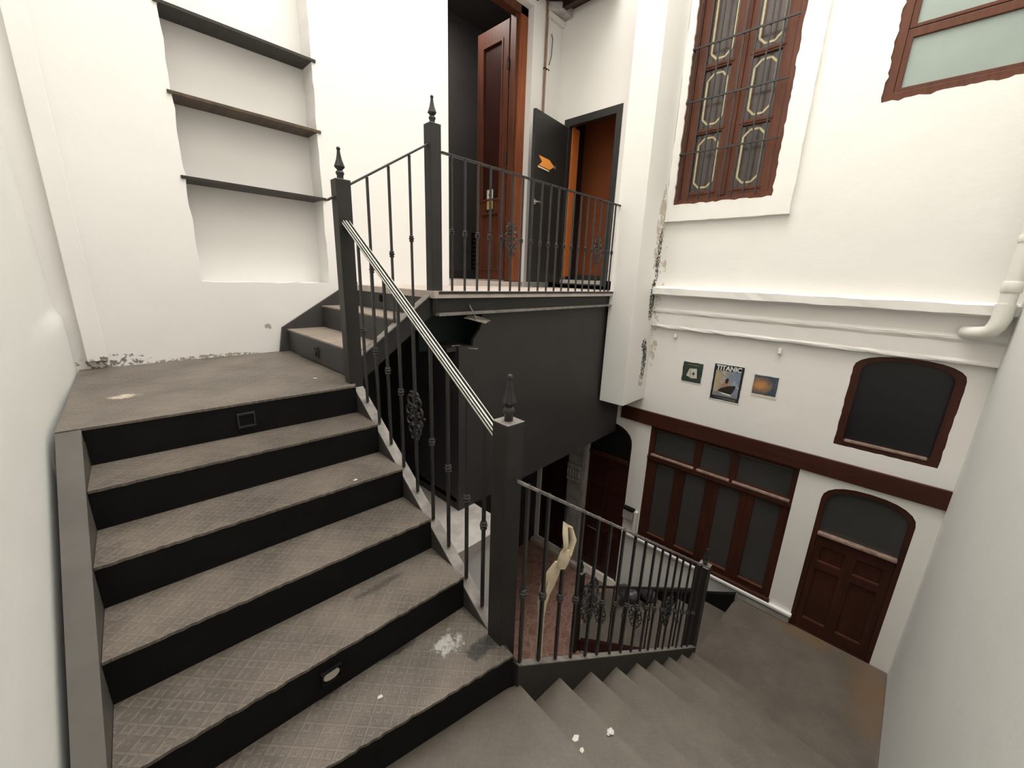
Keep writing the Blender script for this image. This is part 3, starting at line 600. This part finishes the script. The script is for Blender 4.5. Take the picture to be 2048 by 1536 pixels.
for k in range(0, 6):
    z = -0.70-0.18*k
    xa, xb = xl1(yn1(k, -.15))+.002, xr1(yn1(k, 1.05))-.002
    if k > 0:
        back = [(xr1(yn1(k-1, 1.05))-.002, yn1(k-1, 1.05)+.012), (xl1(yn1(k-1, -.15))+.002, yn1(k-1, -.15)+.012)]
        nf = 60
        front = [(xa+(xb-xa)*i/nf, yn1(k, xa+(xb-xa)*i/nf)+(random.uniform(-.004, .003) if 0 < i < nf else 0)) for i in range(nf+1)]   # worn, nibbled edge
        MB().pz(front+back, z-.012, z).build('tread', 'plate', F1)
    MB().prism([(xa, yn1(k, xa)+.004, z-.18), (xb, yn1(k, xb)+.004, z-.18), (xb, yn1(k, xb)+.014, z-.18), (xa, yn1(k, xa)+.014, z-.18)],
               [(xa, yn1(k, xa)+.004, z-.012), (xb, yn1(k, xb)+.004, z-.012), (xb, yn1(k, xb)+.014, z-.012), (xa, yn1(k, xa)+.014, z-.012)]).build('riser', 'riser', F1)
def zs1(y): return -0.70-0.635*(2.40-y)        # nosing slope
# stringer on the left wall: wide flat top
def sl_quad(y): return (XL(y)+.006, xl1(y))
a0, a1 = sl_quad(2.45); b0, b1 = sl_quad(0.95)
MB().prism([(a0, 2.45, -.98), (a1, 2.45, -.98), (b1, .95, zs1(.95)-.30), (b0, .95, zs1(.95)-.30)], [(a0, 2.45, -.703), (a1, 2.45, -.703), (b1, .95, zs1(.95)+.01), (b0, .95, zs1(.95)+.01)]).build('stringer', 'steel_b', F1, label='grey stringer along the left wall')
# stringer on the well side: plate with a dusty top flange
def strg(y): return -0.799-0.652*(2.321-y)
pl = [(y, strg(y)) for y in (2.44, 1.02)]
def sq(x0f, x1f, lo, hi):
    return MB().prism([(x0f(2.44), 2.44, strg(2.44)+lo), (x1f(2.44), 2.44, strg(2.44)+lo), (x1f(1.0), 1.0, strg(1.0)+lo), (x0f(1.0), 1.0, strg(1.0)+lo)],
                      [(x0f(2.44), 2.44, strg(2.44)+hi), (x1f(2.44), 2.44, strg(2.44)+hi), (x1f(1.0), 1.0, strg(1.0)+hi), (x0f(1.0), 1.0, strg(1.0)+hi)])
cx1 = lambda y: 1.0345+0.029*y
sq(lambda y: cx1(y)-.03, lambda y: cx1(y)-.018, -.26, -.01).build('stringer', 'riser2', F1)
sq(lambda y: cx1(y)-.03, lambda y: cx1(y)+.03, -.012, 0.0).build('stringer_flange', 'steel_dust', F1, label='dusty flat top of the well-side stringer')

# quarter landing under the camera
QL = empty('stair_landing', (0.4, 0.2, -1.84)); tag(QL, 'grey plate landing at the bottom edge between the two flights', 'landing')
def xn2(k, y): return 1.062+0.2935*k+0.072*(y-0.9)
MB().pz([(XL(-.5)+.005, YS(-.3)+.005), (xn2(0, -.5), YS(1)+.005), (xn2(0, .9), .905), (1.0, yn1(5, 1.0)+.005), (-.26, yn1(5, -.26)+.005)], -1.80, -1.78).build('plate', 'plate_low', QL)
# lower flight
F2 = empty('stair_flight', (2.3, 0.2, -3.55)); tag(F2, 'lower steel flight descending along the right wall', 'stairs')
def yst(x): return 0.96-0.055*x
R2 = 1.775/9
for k in range(0, 9):
    z = -1.78-R2*k
    yb = YS(xn2(k-1, -.5))+.004
    if k > 0:
        MB().pz([(xn2(k-1, yb)-.012, yb), (xn2(k, yb), yb), (xn2(k, .88), yst(xn2(k, .88))-.004), (xn2(k-1, .88)-.012, yst(xn2(k-1, .88))-.004)], z-.012, z).build('tread', 'plate_low', F2)
    MB().prism([(xn2(k, yb)-.014, yb, z-R2), (xn2(k, yb)-.004, yb, z-R2), (xn2(k, .88)-.004, yst(xn2(k, .88))-.006, z-R2), (xn2(k, .88)-.014, yst(xn2(k, .88))-.006, z-R2)],
               [(xn2(k, yb)-.014, yb, z-.012), (xn2(k, yb)-.004, yb, z-.012), (xn2(k, .88)-.004, yst(xn2(k, .88))-.006, z-.012), (xn2(k, .88)-.014, yst(xn2(k, .88))-.006, z-.012)]).build('riser', 'riser', F2)
def z2(x): return -1.672-0.698*(x-1.062)
def strip2(o0, o1, lo, hi, xa=1.045, xb=3.47):
    return MB().prism([(xa, yst(xa)+o0, z2(xa)+lo), (xb, yst(xb)+o0, z2(xb)+lo), (xb, yst(xb)+o1, z2(xb)+lo), (xa, yst(xa)+o1, z2(xa)+lo)],
                      [(xa, yst(xa)+o0, z2(xa)+hi), (xb, yst(xb)+o0, z2(xb)+hi), (xb, yst(xb)+o1, z2(xb)+hi), (xa, yst(xa)+o1, z2(xa)+hi)])
strip2(-.004, .012, -.30, 0.0).build('stringer', 'steel', F2)
strip2(-.006, .032, 0.0, .006).build('stringer_flange', 'steel_dust', F2)
# short return of the stringer at the newel
MB().prism([(1.035, 1.0, -1.92), (1.05, .90, -1.92), (1.06, .905, -1.92), (1.047, 1.0, -1.92)], [(1.035, 1.0, -1.60), (1.05, .90, -1.667), (1.06, .905, -1.667), (1.047, 1.0, -1.60)]).build('stringer_return', 'steel', F2)
# bottom landing
BL = empty('stair_landing', (4.1, 0.1, -3.62)); tag(BL, 'grey-brown plate landing in front of the arched door', 'landing')
def yn3(k, x): return 0.80+0.29*k-0.06*(x-3.5)
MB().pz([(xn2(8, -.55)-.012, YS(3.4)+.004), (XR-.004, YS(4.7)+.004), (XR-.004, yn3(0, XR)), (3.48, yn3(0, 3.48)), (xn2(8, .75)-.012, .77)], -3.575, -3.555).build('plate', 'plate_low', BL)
F3 = empty('stair_flight', (4.05, 1.5, ZF)); tag(F3, 'short last flight going down to the tiled floor beside the plinth', 'stairs')
R3 = 0.875/5
for k in range(0, 5):
    z = -3.555-R3*k; xa, xb = 3.53, 4.60
    if k > 0: MB().pz([(xa, yn3(k-1, xa)-.012), (xb, yn3(k-1, xb)-.012), (xb, yn3(k, xb)), (xa, yn3(k, xa))], z-.012, z).build('tread', 'plate_low', F3)
    MB().prism([(xa, yn3(k, xa)-.014, z-R3), (xb, yn3(k, xb)-.014, z-R3), (xb, yn3(k, xb)-.004, z-R3), (xa, yn3(k, xa)-.004, z-R3)], [(xa, yn3(k, xa)-.014, z-.012), (xb, yn3(k, xb)-.014, z-.012), (xb, yn3(k, xb)-.004, z-.012), (xa, yn3(k, xa)-.004, z-.012)]).build('riser', 'riser', F3)
MB().px([(0.73, -3.445), (2.02, -4.235), (2.02, ZF), (1.75, ZF), (0.73, -3.72)], 4.605, 4.66).build('stringer', 'riser', F3)
MB().px([(0.80, -3.53), (2.03, -4.27), (2.03, -4.42), (0.80, -3.68)], 3.47, 3.525).build('stringer', 'brown_dd', F3)
MB().pz([(3.50, 1.93), (4.62, 1.86), (4.62, 2.25), (4.30, 2.50), (3.84, 2.22), (3.50, 2.12)], ZF+.001, ZF+.012).build('foot_apron', 'plate_low', F3)
MB().px([(0.90, -3.742), (2.0, -4.404), (2.0, ZF+.002), (0.90, ZF+.002)], 3.478, 3.50).build('side_panel', 'white', F3)
# three steps up to the upper landing
F4 = empty('stair_flight', (1.45, 3.2, -0.70)); tag(F4, 'three short charcoal steps rising to the upper landing', 'stairs')
xn4 = (1.134, 1.445, 1.745); R4 = .195; yA, yB = 2.585, YN-.035
for k in range(3):
    z = -0.70+R4*(k+1); x = xn4[k]
    MB().box(x+.004, x+.014, yA, yB, z-R4, z-.012).build('riser', 'riser2', F4)
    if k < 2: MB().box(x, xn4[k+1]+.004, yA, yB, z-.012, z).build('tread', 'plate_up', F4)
MB().box(xn4[2], 1.79, yA, yB, -.127, -.114).build('top_nosing', 'upfloor', F4)
MB().py([(1.06, -.70), (1.10, -.49), (1.74, -.095), (1.80, -.095), (1.80, -.30), (1.25, -.66), (1.20, -.70)], YN-.033, YN-.004).build('stringer', 'riser2', F4)
MB().py([(1.14, -.57), (1.76, -.125), (1.76, -.285), (1.14, -.735)], 2.535, 2.58).build('stringer', 'steel', F4)
MB().py([(1.135, -.572), (1.765, -.122), (1.765, -.112), (1.135, -.562)], 2.515, 2.582).build('stringer_flange', 'steel_dust', F4)
MB().box(1.118, 1.14, 2.48, 2.60, -.70, -.56).build('foot_plate', 'steel', F4, bevel=.003)

# ------------------------------------------------------------------ newel posts
def newel(x, y, z0, z1, ft, label, w_=.086, rz=-.05):
    t = empty('newel_post', (x, y, z0)); tag(t, label, 'newel post', 'charcoal steel newel posts')
    h = w_/2
    def rp(u, v): return (x+u*math.cos(rz)-v*math.sin(rz), y+u*math.sin(rz)+v*math.cos(rz))
    MB().pz([rp(-h, -h), rp(h, -h), rp(h, h), rp(-h, h)], z0, z1-.004).build('shaft', 'steel', t, bevel=.004)
    MB().pz([rp(-h-.001, -h-.001), rp(h+.001, -h-.001), rp(h+.001, h+.001), rp(-h-.001, h+.001)], z1-.004, z1).build('cap', 'steel_dust', t, bevel=.002)
    H = ft-z1
    fin = MB().lathe([(.018, z1), (.018, z1+.14*H), (.022, z1+.17*H), (.024, z1+.22*H), (.019, z1+.27*H), (.013, z1+.30*H)], x, y, 16).build('finial_base', 'iron', t, smooth=True)
    MB().lathe([(.012, z1+.30*H), (.021, z1+.36*H), (.027, z1+.40*H), (.023, z1+.46*H), (.015, z1+.60*H), (.010, z1+.75*H), (.0075, z1+.88*H)], x, y, 32, .16, 8).build('finial_spear', 'iron', t, smooth=True)
    MB().ball((x, y, z1+.93*H), .0115, 12).build('finial_ball', 'iron', t, smooth=True)
    return t
newel(1.106, 2.50, -.80, .512, .688, 'newel post at the turn between the wide flight and the short steps')
newel(1.788, 2.552, -.30, .985, 1.16, 'tall newel post at the corner of the upper landing')
newel(1.063, 1.030, -1.95, -.545, -.355, 'large newel post at the foot of the wide flight', .09)
newel(3.50, 0.83, -3.575, -2.47, -2.30, 'dark newel post at the bottom landing beside the last steps', .095)
newel(3.44, 2.07, ZF, -3.28, -3.12, 'lowest newel post standing on the red tile floor', .075)

# ------------------------------------------------------------------ railings
def collar_mesh():
    return MB().lathe([(.008, -.021), (.0155, -.018), (.0165, -.012), (.012, -.006), (.0185, -.001), (.0185, .005), (.012, .010), (.0165, .015), (.0135, .021), (.008, .023)], 0, 0, 10).mesh('collar', 'iron', True)
COLLAR = collar_mesh()
def ornament_mesh():
    """cast-iron rosette of C-scrolls, in the local x-z plane"""
    m = MB()
    def scroll(cx, cz, R, a0, a1, turns_in=0.55, sx=1, rad=.0075, dy=0.0):
        pts = []
        for i in range(13):
            t = i/12; a = a0+(a1-a0)*t; rr = R*(1-turns_in*t)
            pts.append((sx*(cx+rr*math.cos(a)), dy+.006*math.sin(3*t), cz+rr*math.sin(a)))
        m.tube(pts, [rad*(1-.35*i/12) for i in range(13)], 6); m.ball(pts[-1], rad*1.25, 6)
    for sx in (1, -1):
        scroll(.030, .085, .036, -2.2, 3.3, .55, sx)             # upper pair
        scroll(.022, .118, .018, -1.5, 3.6, .5, sx, .006)        # crown curls
        scroll(.044, .022, .036, 2.6, -2.9, .55, sx)             # outer pair
        scroll(.050, -.030, .026, -2.6, 2.6, .5, sx, .0065)
        scroll(.026, -.080, .033, 2.2, -3.3, .55, sx)            # lower pair
        scroll(.018, -.118, .017, 1.4, -3.4, .5, sx, .006)
        scroll(.020, .050, .022, 3.6, -1.6, .5, sx, .006, .012); scroll(.020, -.045, .022, -3.6, 1.6, .5, sx, .006, -.012)
        m.tube([(sx*.012, 0, .0), (sx*.05, .004, .002), (sx*.078, 0, .0)], [.008, .006, .004], 6); m.ball((sx*.08, 0, 0), .007, 6)
    for z in (-.05, 0, .05): m.ball((0, .012, z), .011, 8)
    m.lathe([(.010, -.14), (.014, -.10), (.011, -.04), (.015, 0), (.011, .04), (.014, .10), (.010, .14)], 0, 0, 8)
    return m.mesh('scroll_ornament', 'iron', True)
ORN = ornament_mesh()
def bar_mesh(h, w_=.0135): return MB().box(-w_/2, w_/2, -w_/2, w_/2, 0, h).mesh('baluster', 'iron')
def balusters(t, spots, H, zk, rz, orn=()):
    """spots: foot points (x, y, z); zk height of the collar above the foot"""
    hs = H if isinstance(H, (list, tuple)) else [H]*len(spots)
    ms = {h: bar_mesh(h) for h in set(hs)}
    for i, p in enumerate(spots):
        me = ms[hs[i]]
        b = place('baluster', me, p, t, rz=rz)
        sub = bpy.data.objects.new('scroll_ornament' if i in orn else 'collar', ORN if i in orn else COLLAR); COL.objects.link(sub)
        sub.parent = b; sub.location = (0, 0, zk)
# wide flight
t = empty('stair_railing', (1.08, 1.75, -1.6)); tag(t, 'sloping railing of the wide flight with a grooved bright handrail', 'railing')
ysb = (2.318, 2.166, 2.026, 1.884, 1.738, 1.585, 1.444, 1.295, 1.170)
balusters(t, [(cx1(y), y, strg(y)+.007) for y in ysb], .958, .448, math.pi/2+.03, (4,))
def rl1(y): return .278-0.660*(2.442-y)
A, B_ = (cx1(2.452), 2.452, rl1(2.452)-.012), (cx1(1.082), 1.082, rl1(1.082)-.012)
hr = MB().bar(A, B_, .05, .022).build('handrail', 'riser', t, bevel=.003)
for off, rw in ((-.0205, .0045), (-.004, .008), (.0165, .0045)):
    MB().bar((A[0]+off, A[1], A[2]+.014), (B_[0]+off, B_[1], B_[2]+.014), rw, .008).build('ridge', 'bright', hr, bevel=.0015)
for sgn in (-1,):
    MB().bar((A[0]-.027, A[1], A[2]+.002), (B_[0]-.027, B_[1], B_[2]+.002), .004, .007).build('ridge', 'bright', hr)
# short steps
t = empty('stair_railing', (1.45, 2.53, -.5)); tag(t, 'short rising railing between the two upper newel posts', 'railing')
def zf4(x): return -.565+0.716*(x-1.14)
xs_ = (1.293, 1.442, 1.597)
balusters(t, [(x, 2.545, zf4(x)+.012) for x in xs_], [round(.492+.615*(x-1.155)-.008-(zf4(x)+.012), 3) for x in xs_], .46, 0.0)
MB().bar((1.155, 2.535, .492), (1.739, 2.545, .492+.615*.584), .032, .014).build('handrail', 'iron', t, bevel=.003)
MB().bar((1.02, 2.50, .392), (1.058, 2.50, .415), .03, .014).build('rail_stub', 'iron', t, bevel=.003)
# upper landing
t = empty('stair_railing', (3.0, 2.5, -.115)); tag(t, 'level balustrade along the edge of the upper landing', 'railing')
xs_ = [1.929, 2.053, 2.181, 2.310, 2.438, 2.564, 2.683, 2.811, 2.935, 3.057, 3.177, 3.297, 3.417, 3.540, 3.661, 3.784, 3.902, 4.020, 4.105, 4.185]
def yu(x): return 2.548-.008*(x-1.9)-.055
balusters(t, [(x*.978+.02, yu(x), -.114) for x in xs_], .93, .42, -.01, (5, 16))
MB().bar((1.837, yu(1.8)+.03, .822), (4.198, yu(4.2), .806), .030, .014).build('handrail', 'iron', t, bevel=.003)
# lower flight
t = empty('stair_railing', (2.2, 0.85, -3.3)); tag(t, 'sloping railing of the lower flight with a worn grey handrail', 'railing')
xs_ = [1.068, 1.196, 1.325, 1.455, 1.593, 1.715, 1.862, 2.005, 2.150, 2.290, 2.420, 2.556, 2.690, 2.820, 2.985, 3.12, 3.26]
balusters(t, [(x, yst(x)+.012, z2(x)+.012) for x in xs_], .885, .37, -.055, (4, 12))
def zr2(x): return -.789-0.698*(x-1.069)
MB().bar((1.02, yst(1.02)+.012, zr2(1.02)), (3.445, yst(3.445)+.012, zr2(3.445)), .034, .016).build('handrail', 'worn', t, bevel=.003)
# last flight
t = empty('stair_railing', (3.5, 1.45, -4.2)); tag(t, 'dark low railing of the last steps seen through the balusters', 'railing')
def z3(y): return -3.53-0.598*(y-.80)
balusters(t, [(3.498-.03*(y-.8), y, z3(y)+.01) for y in [.98+.135*i for i in range(8)]], .80, .42, math.pi/2, (6, 3))
MB().bar((3.50, .885, z3(.885)+.80), (3.45, 2.025, z3(2.025)+.80), .034, .016).build('handrail', 'iron', t, bevel=.003)

# ------------------------------------------------------------------ shelves in the niche
for (z, m, lab) in ((1.665, 'shelf', 'topmost dark board across the niche'), (1.150, 'shelf_b', 'middle brown streaked shelf board in the niche'), (0.622, 'shelf', 'lowest dark shelf board in the niche')):
    tag(MB().pz([(0.565, YN-.012), (1.575, YN-.012), (1.575, YN-.002), (1.545, YN+.0), (1.545, YN+.204), (0.595, YN+.204), (0.595, YN), (0.565, YN)], z-.022, z).build('niche_shelf', m, bevel=.002), lab, 'shelf', 'boards in the wall niche')

# ------------------------------------------------------------------ step lights
def step_light(c, ax, lab, wv, hv, lens, housing='riser2', depth=.012, rnd=False):
    t = empty('step_light', c); tag(t, lab, 'light')
    x, y, z = c
    if ax == 'y':   # on a riser facing the camera (-y)
        ring('y', rect(x-wv, x+wv, z-hv, z+hv), rect(x-wv*.8, x+wv*.8, z-hv*.7, z+hv*.7), y-depth, y).build('housing', housing, t, bevel=.002)
        pts = [(x+wv*.78*math.cos(a*math.pi/8), z+hv*.68*math.sin(a*math.pi/8)) for a in range(16)] if rnd else rect(x-wv*.8, x+wv*.8, z-hv*.7, z+hv*.7)
        MB().py(pts, y-depth*.45, y).build('lens', lens, t)
    else:
        ring('x', rect(y-wv, y+wv, z-hv, z+hv), rect(y-wv*.8, y+wv*.8, z-hv*.7, z+hv*.7), x-depth, x).build('housing', housing, t, bevel=.002)
        MB().px([(y+wv*.7*math.cos(a*math.pi/8), z+hv*.6*math.sin(a*math.pi/8)) for a in range(16)], x-depth*1.6, x).build('lens', lens, t, bevel=.003)
step_light((0.467, yn1(0, .467)+.003, -0.795), 'y', 'rectangular black step lamp on the riser under the half landing', .042, .042, 'riser', 'steel')
step_light((0.405, yn1(4, .405)+.003, -1.51), 'y', 'oval milky step lamp on the last riser above the stained tread', .040, .032, 'lens', 'riser', rnd=True)
step_light((1.137, 3.20, -0.612), 'x', 'small black step lamp on the first of the short steps', .035, .045, 'steel')
step_light((1.748, 3.28, -0.215), 'x', 'small black step lamp on the riser below the upper landing', .035, .045, 'riser')

# ------------------------------------------------------------------ posters on the right wall
def wp(pts, d0, d1): return MB().px(pts, XR-d1, XR-d0)
t = empty('card_poster', (XR, 1.63, -1.11)); tag(t, 'small green poster with two playing cards, leftmost of three', 'poster', 'posters on the cream wall')
MT['card_green'] = paint('dark_green_print', (0.030, 0.055, 0.040), 0.5, var=0.3, vscale=25); MT['card_w'] = flat('card_white', (0.60, 0.58, 0.48)); MT['poster_w'] = flat('poster_backing', (0.80, 0.78, 0.74))
wp(rough_loop(rect(1.512, 1.748, -1.128, -0.872), .003, .05), .001, .004).build('backing', 'poster_w', t)
wp(rough_loop(rect(1.520, 1.742, -1.112, -0.882), .003, .03), .004, .007).build('print', 'card_green', t)
def rot2(pts, cx, cz, a): return [(cx+(p-cx)*math.cos(a)-(q-cz)*math.sin(a), cz+(p-cx)*math.sin(a)+(q-cz)*math.cos(a)) for p, q in pts]
wp(rot2(rect(1.637, 1.692, -1.055, -0.955), 1.66, -1.05, .30), .007, .009).build('card', 'card_w', t)
wp(rot2(rect(1.570, 1.653, -1.070, -0.945), 1.61, -1.0, -.12), .009, .0095).build('card_outline', 'card_green', t)
wp(rot2(rect(1.575, 1.648, -1.065, -0.950), 1.61, -1.0, -.12), .0095, .011).build('card', 'card_w', t)
def pip(cy, cz, k, d=.011):
    m = MB()
    for (dy, dz) in ((0, .007), (.007, -.003), (-.007, -.003)): m.px([(cy+dy*k+.0065*k*math.cos(a*.7854), cz+dz*k+.0065*k*math.sin(a*.7854)) for a in range(8)], XR-d-.002, XR-d)
    m.px([(cy-.005*k, cz-.017*k), (cy+.005*k, cz-.017*k), (cy, cz+.004*k)], XR-d-.002, XR-d); return m
pip(1.612, -1.008, 1.2).build('club', 'ink', t); pip(1.688, -.975, .6, .009).build('club', 'ink', t)
wp(rect(1.565, 1.70, -.914, -.908), .007, .008).build('caption_line', 'grey_ink', t)
t = empty('ship_poster', (XR, 1.25, -1.25)); tag(t, 'tall poster lettered TITANIC with an ocean liner bow', 'poster', 'posters on the cream wall')
def sky_print():
    m, nt, b = nodes_of('poster_sky_print'); p = pos(nt); sx = N(nt, 'ShaderNodeSeparateXYZ'); nt.links.new(p, sx.inputs[0])
    k = math_(nt, 'ADD', math_(nt, 'MULTIPLY', math_(nt, 'SUBTRACT', sx.outputs[1], 1.10), 3.2), math_(nt, 'MULTIPLY', math_(nt, 'SUBTRACT', noise(nt, 12, 4, .6, p), .5), .9))
    cc = ramp(nt, k, .25, .95, (0.20, 0.25, 0.33, 1), (0.50, 0.38, 0.20, 1))
    cc = mix(nt, ramp(nt, noise(nt, 16, 5, .6, p), .52, .68), cc, (0.46, 0.45, 0.43))
    nt.links.new(cc, b.inputs['Base Color']); b.inputs['Roughness'].default_value = .5; return m
MT['skyp'] = sky_print(); MT['navy'] = flat('poster_navy', (0.012, 0.016, 0.020)); MT['hull'] = flat('hull_black', (0.022, 0.014, 0.012)); MT['funnel'] = flat('funnel_ochre', (0.42, 0.20, 0.10)); MT['smoke'] = flat('smoke_grey', (0.22, 0.22, 0.23))
wp(rough_loop(rect(1.088, 1.402, -1.262, -0.838), .002, .06), .001, .004).build('backing', 'poster_w', t)
wp(rough_loop(rect(1.097, 1.396, -1.248, -0.848), .002, .04), .004, .006).build('border', 'navy', t)
wp(rect(1.120, 1.374, -1.205, -0.915), .006, .008).build('sky', 'skyp', t)
wp(rect(1.118, 1.376, -1.205, -1.165), .008, .0085).build('sea', 'smoke', t)
wp([(1.33, -1.155), (1.30, -1.115), (1.22, -1.075), (1.155, -1.062), (1.15, -1.085), (1.178, -1.150), (1.19, -1.168)], .0085, .011).build('hull', 'hull', t)
wp([(1.33, -1.155), (1.19, -1.168), (1.178, -1.185), (1.26, -1.178)], .0085, .010).build('bow_wave', 'poster_w', t)
wp([(1.305, -1.105), (1.225, -1.072), (1.235, -1.035), (1.262, -1.028), (1.285, -1.06)], .0085, .010).build('deck', 'funnel', t)
wp([(1.262, -1.05), (1.236, -1.05), (1.228, -1.0), (1.246, -.99), (1.262, -1.01)], .010, .011).build('funnel', 'hull', t)
wp([(1.25, -.985), (1.36, -.90), (1.34, -.925), (1.24, -1.0)], .0085, .0092).build('smoke_trail', 'smoke', t)
tm = text_mesh('TITANIC', .072, .0008, .0022)
tm.materials.append(MT['poster_w'])
o = bpy.data.objects.new('title_lettering', tm); COL.objects.link(o); o.parent = t
o.location = Vector((XR-.0085, 1.247, -.908))-WLOC[t.name]; o.rotation_euler = (math.pi/2, 0, -math.pi/2); o.scale = (.92, 1.0, 1)
for k in range(3): wp(rect(1.13, 1.36-.05*k, -1.222-k*.008, -1.219-k*.008), .006, .007).build('caption_line', 'smoke', t)
t = empty('sunset_poster', (XR, 0.88, -1.12)); tag(t, 'small poster of an orange glow in blue cloud, rightmost of three', 'poster', 'posters on the cream wall')
def glow_print():
    m, nt, b = nodes_of('poster_glow_print'); p = pos(nt)
    q = N(nt, 'ShaderNodeMapping'); q.inputs['Location'].default_value = (0, -.925/.13, -(-1.0+ZO)/.10); q.inputs['Scale'].default_value = (0, 1/.13, 1/.10); nt.links.new(p, q.inputs['Vector'])
    ln = N(nt, 'ShaderNodeVectorMath', operation='LENGTH'); nt.links.new(q.outputs[0], ln.inputs[0])
    k = math_(nt, 'ADD', ln.outputs['Value'], math_(nt, 'MULTIPLY', math_(nt, 'SUBTRACT', noise(nt, 22, 4, .6, p), .5), .9))
    cc = ramp(nt, k, .15, .95, (0.55, 0.26, 0.08, 1), (0.045, 0.07, 0.10, 1))
    cc = mix(nt, math_(nt, 'MULTIPLY', ramp(nt, noise(nt, 30, 5, .6, p), .5, .7), .4), cc, (0.22, 0.22, 0.22))
    nt.links.new(cc, b.inputs['Base Color']); b.inputs['Roughness'].default_value = .5; return m
MT['glow'] = glow_print()
wp(rough_loop(rect(0.762, 1.0, -1.128, -0.885), .002, .05), .001, .004).build('backing', 'poster_w', t)
wp(rough_loop(rect(0.772, 0.992, -1.100, -0.897), .002, .04), .004, .006).build('print', 'glow', t)
wp(rect(0.775, 0.99, -1.118, -1.104), .004, .0055).build('caption_strip', 'cream_s', t)

# ------------------------------------------------------------------ cloth tied to the lower railing
t = empty('cloth_strap', (1.26, .91, -1.75)); tag(t, 'cream cloth strap knotted round a baluster of the lower railing', 'strap')
yb = .905
MB().tube([(1.296, yb-.03, -1.20), (1.282, yb-.045, -1.14), (1.290, yb-.03, -1.09), (1.312, yb-.012, -1.062), (1.336, yb-.02, -1.085), (1.335, yb-.045, -1.135), (1.305, yb-.05, -1.20)], [.014, .016, .017, .016, .019, .020, .014], 10, .45).build('loop', 'cloth', t, smooth=True)
MB().tube([(1.305, yb-.035, -1.175), (1.298, yb-.035, -1.20), (1.290, yb-.03, -1.235), (1.282, yb-.03, -1.262)], [.020, .030, .031, .024], 12, .8).build('knot', 'cloth', t, smooth=True)
MB().tube([(1.285, yb-.01, -1.25), (1.262, yb+.0, -1.30), (1.245, yb+.015, -1.37), (1.236, yb+.03, -1.45), (1.240, yb+.035, -1.56), (1.245, yb+.04, -1.70), (1.252, yb+.04, -1.88)], [.022, .034, .036, .026, .018, .018, .020], 12, .5).build('tail', 'cloth', t, smooth=True)
MB().tube([(1.272, yb-.0, -1.28), (1.240, yb+.0, -1.36), (1.222, yb+.0, -1.43), (1.205, yb+.0, -1.475)], [.018, .022, .015, .004], 10, .4).build('loose_end', 'cloth', t, smooth=True)

# ------------------------------------------------------------------ crumpled bundle on the last steps
def crumple(name, c, rad, sq_, m, lab, cat, seed):
    random.seed(seed); bm = bmesh.new(); bmesh.ops.create_icosphere(bm, subdivisions=3 if rad > .05 else 2, radius=1)
    dirs = [Vector((random.uniform(-1, 1), random.uniform(-1, 1), random.uniform(-1, 1))).normalized() for _ in range(26)]
    for v in bm.verts:
        n_ = v.co.normalized(); k = 1+.16*max(n_.dot(q) for q in dirs)**6-.14*max(n_.dot(-q) for q in dirs)**10+random.uniform(-.03, .03)*(1 if rad > .05 else 9)
        v.co = Vector((n_.x*rad*sq_[0], n_.y*rad*sq_[1], max(-.55, n_.z)*rad*sq_[2]))*k
    zmin = min(v.co.z for v in bm.verts); m_ = MB().add([Vector(c)+v.co-Vector((0, 0, zmin)) for v in bm.verts], [tuple(v.index for v in q.verts) for q in bm.faces]) if not bm.verts.index_update() else None
    bm.free(); return tag(m_.build(name, m), lab, cat)
crumple('plastic_bundle', (4.50, 1.93, -4.255), .13, (.75, 1.2, .85), 'bag', 'dark crumpled plastic bundle at the foot of the last steps', 'bundle', 3)
crumple('plastic_bundle', (4.52, 1.66, -4.08), .10, (.7, 1.1, .9), 'bag', 'smaller dark crumpled plastic bundle one step above the other', 'bundle', 5)

# ------------------------------------------------------------------ plaster crumbs on the steps
zq2 = -1.78-R2
for i, (x, y, z, rr, lab) in enumerate((
    (1.312, 0.562, zq2, .017, 'largest white plaster crumb on the first lower tread'),
    (1.062, 0.592, -1.78, .013, 'white plaster crumb on the edge of the bottom-edge landing'),
    (1.045, 0.55, -1.78, .009, 'tiny white crumb beside the landing edge crumb'),
    (0.938, 2.722, -0.70, .011, 'white crumb on the half landing near the newel post'),
    (0.803, 1.885, -1.06, .009, 'white crumb near the well-side end of the third tread'),
    (0.525, 1.154, -1.60, .009, 'small white crumb in the middle of the stained tread'))):
    crumple('plaster_crumb', (x, y, z+.001), rr, (1.2, .8, .35), 'crumb', lab, 'crumb', 20+i)
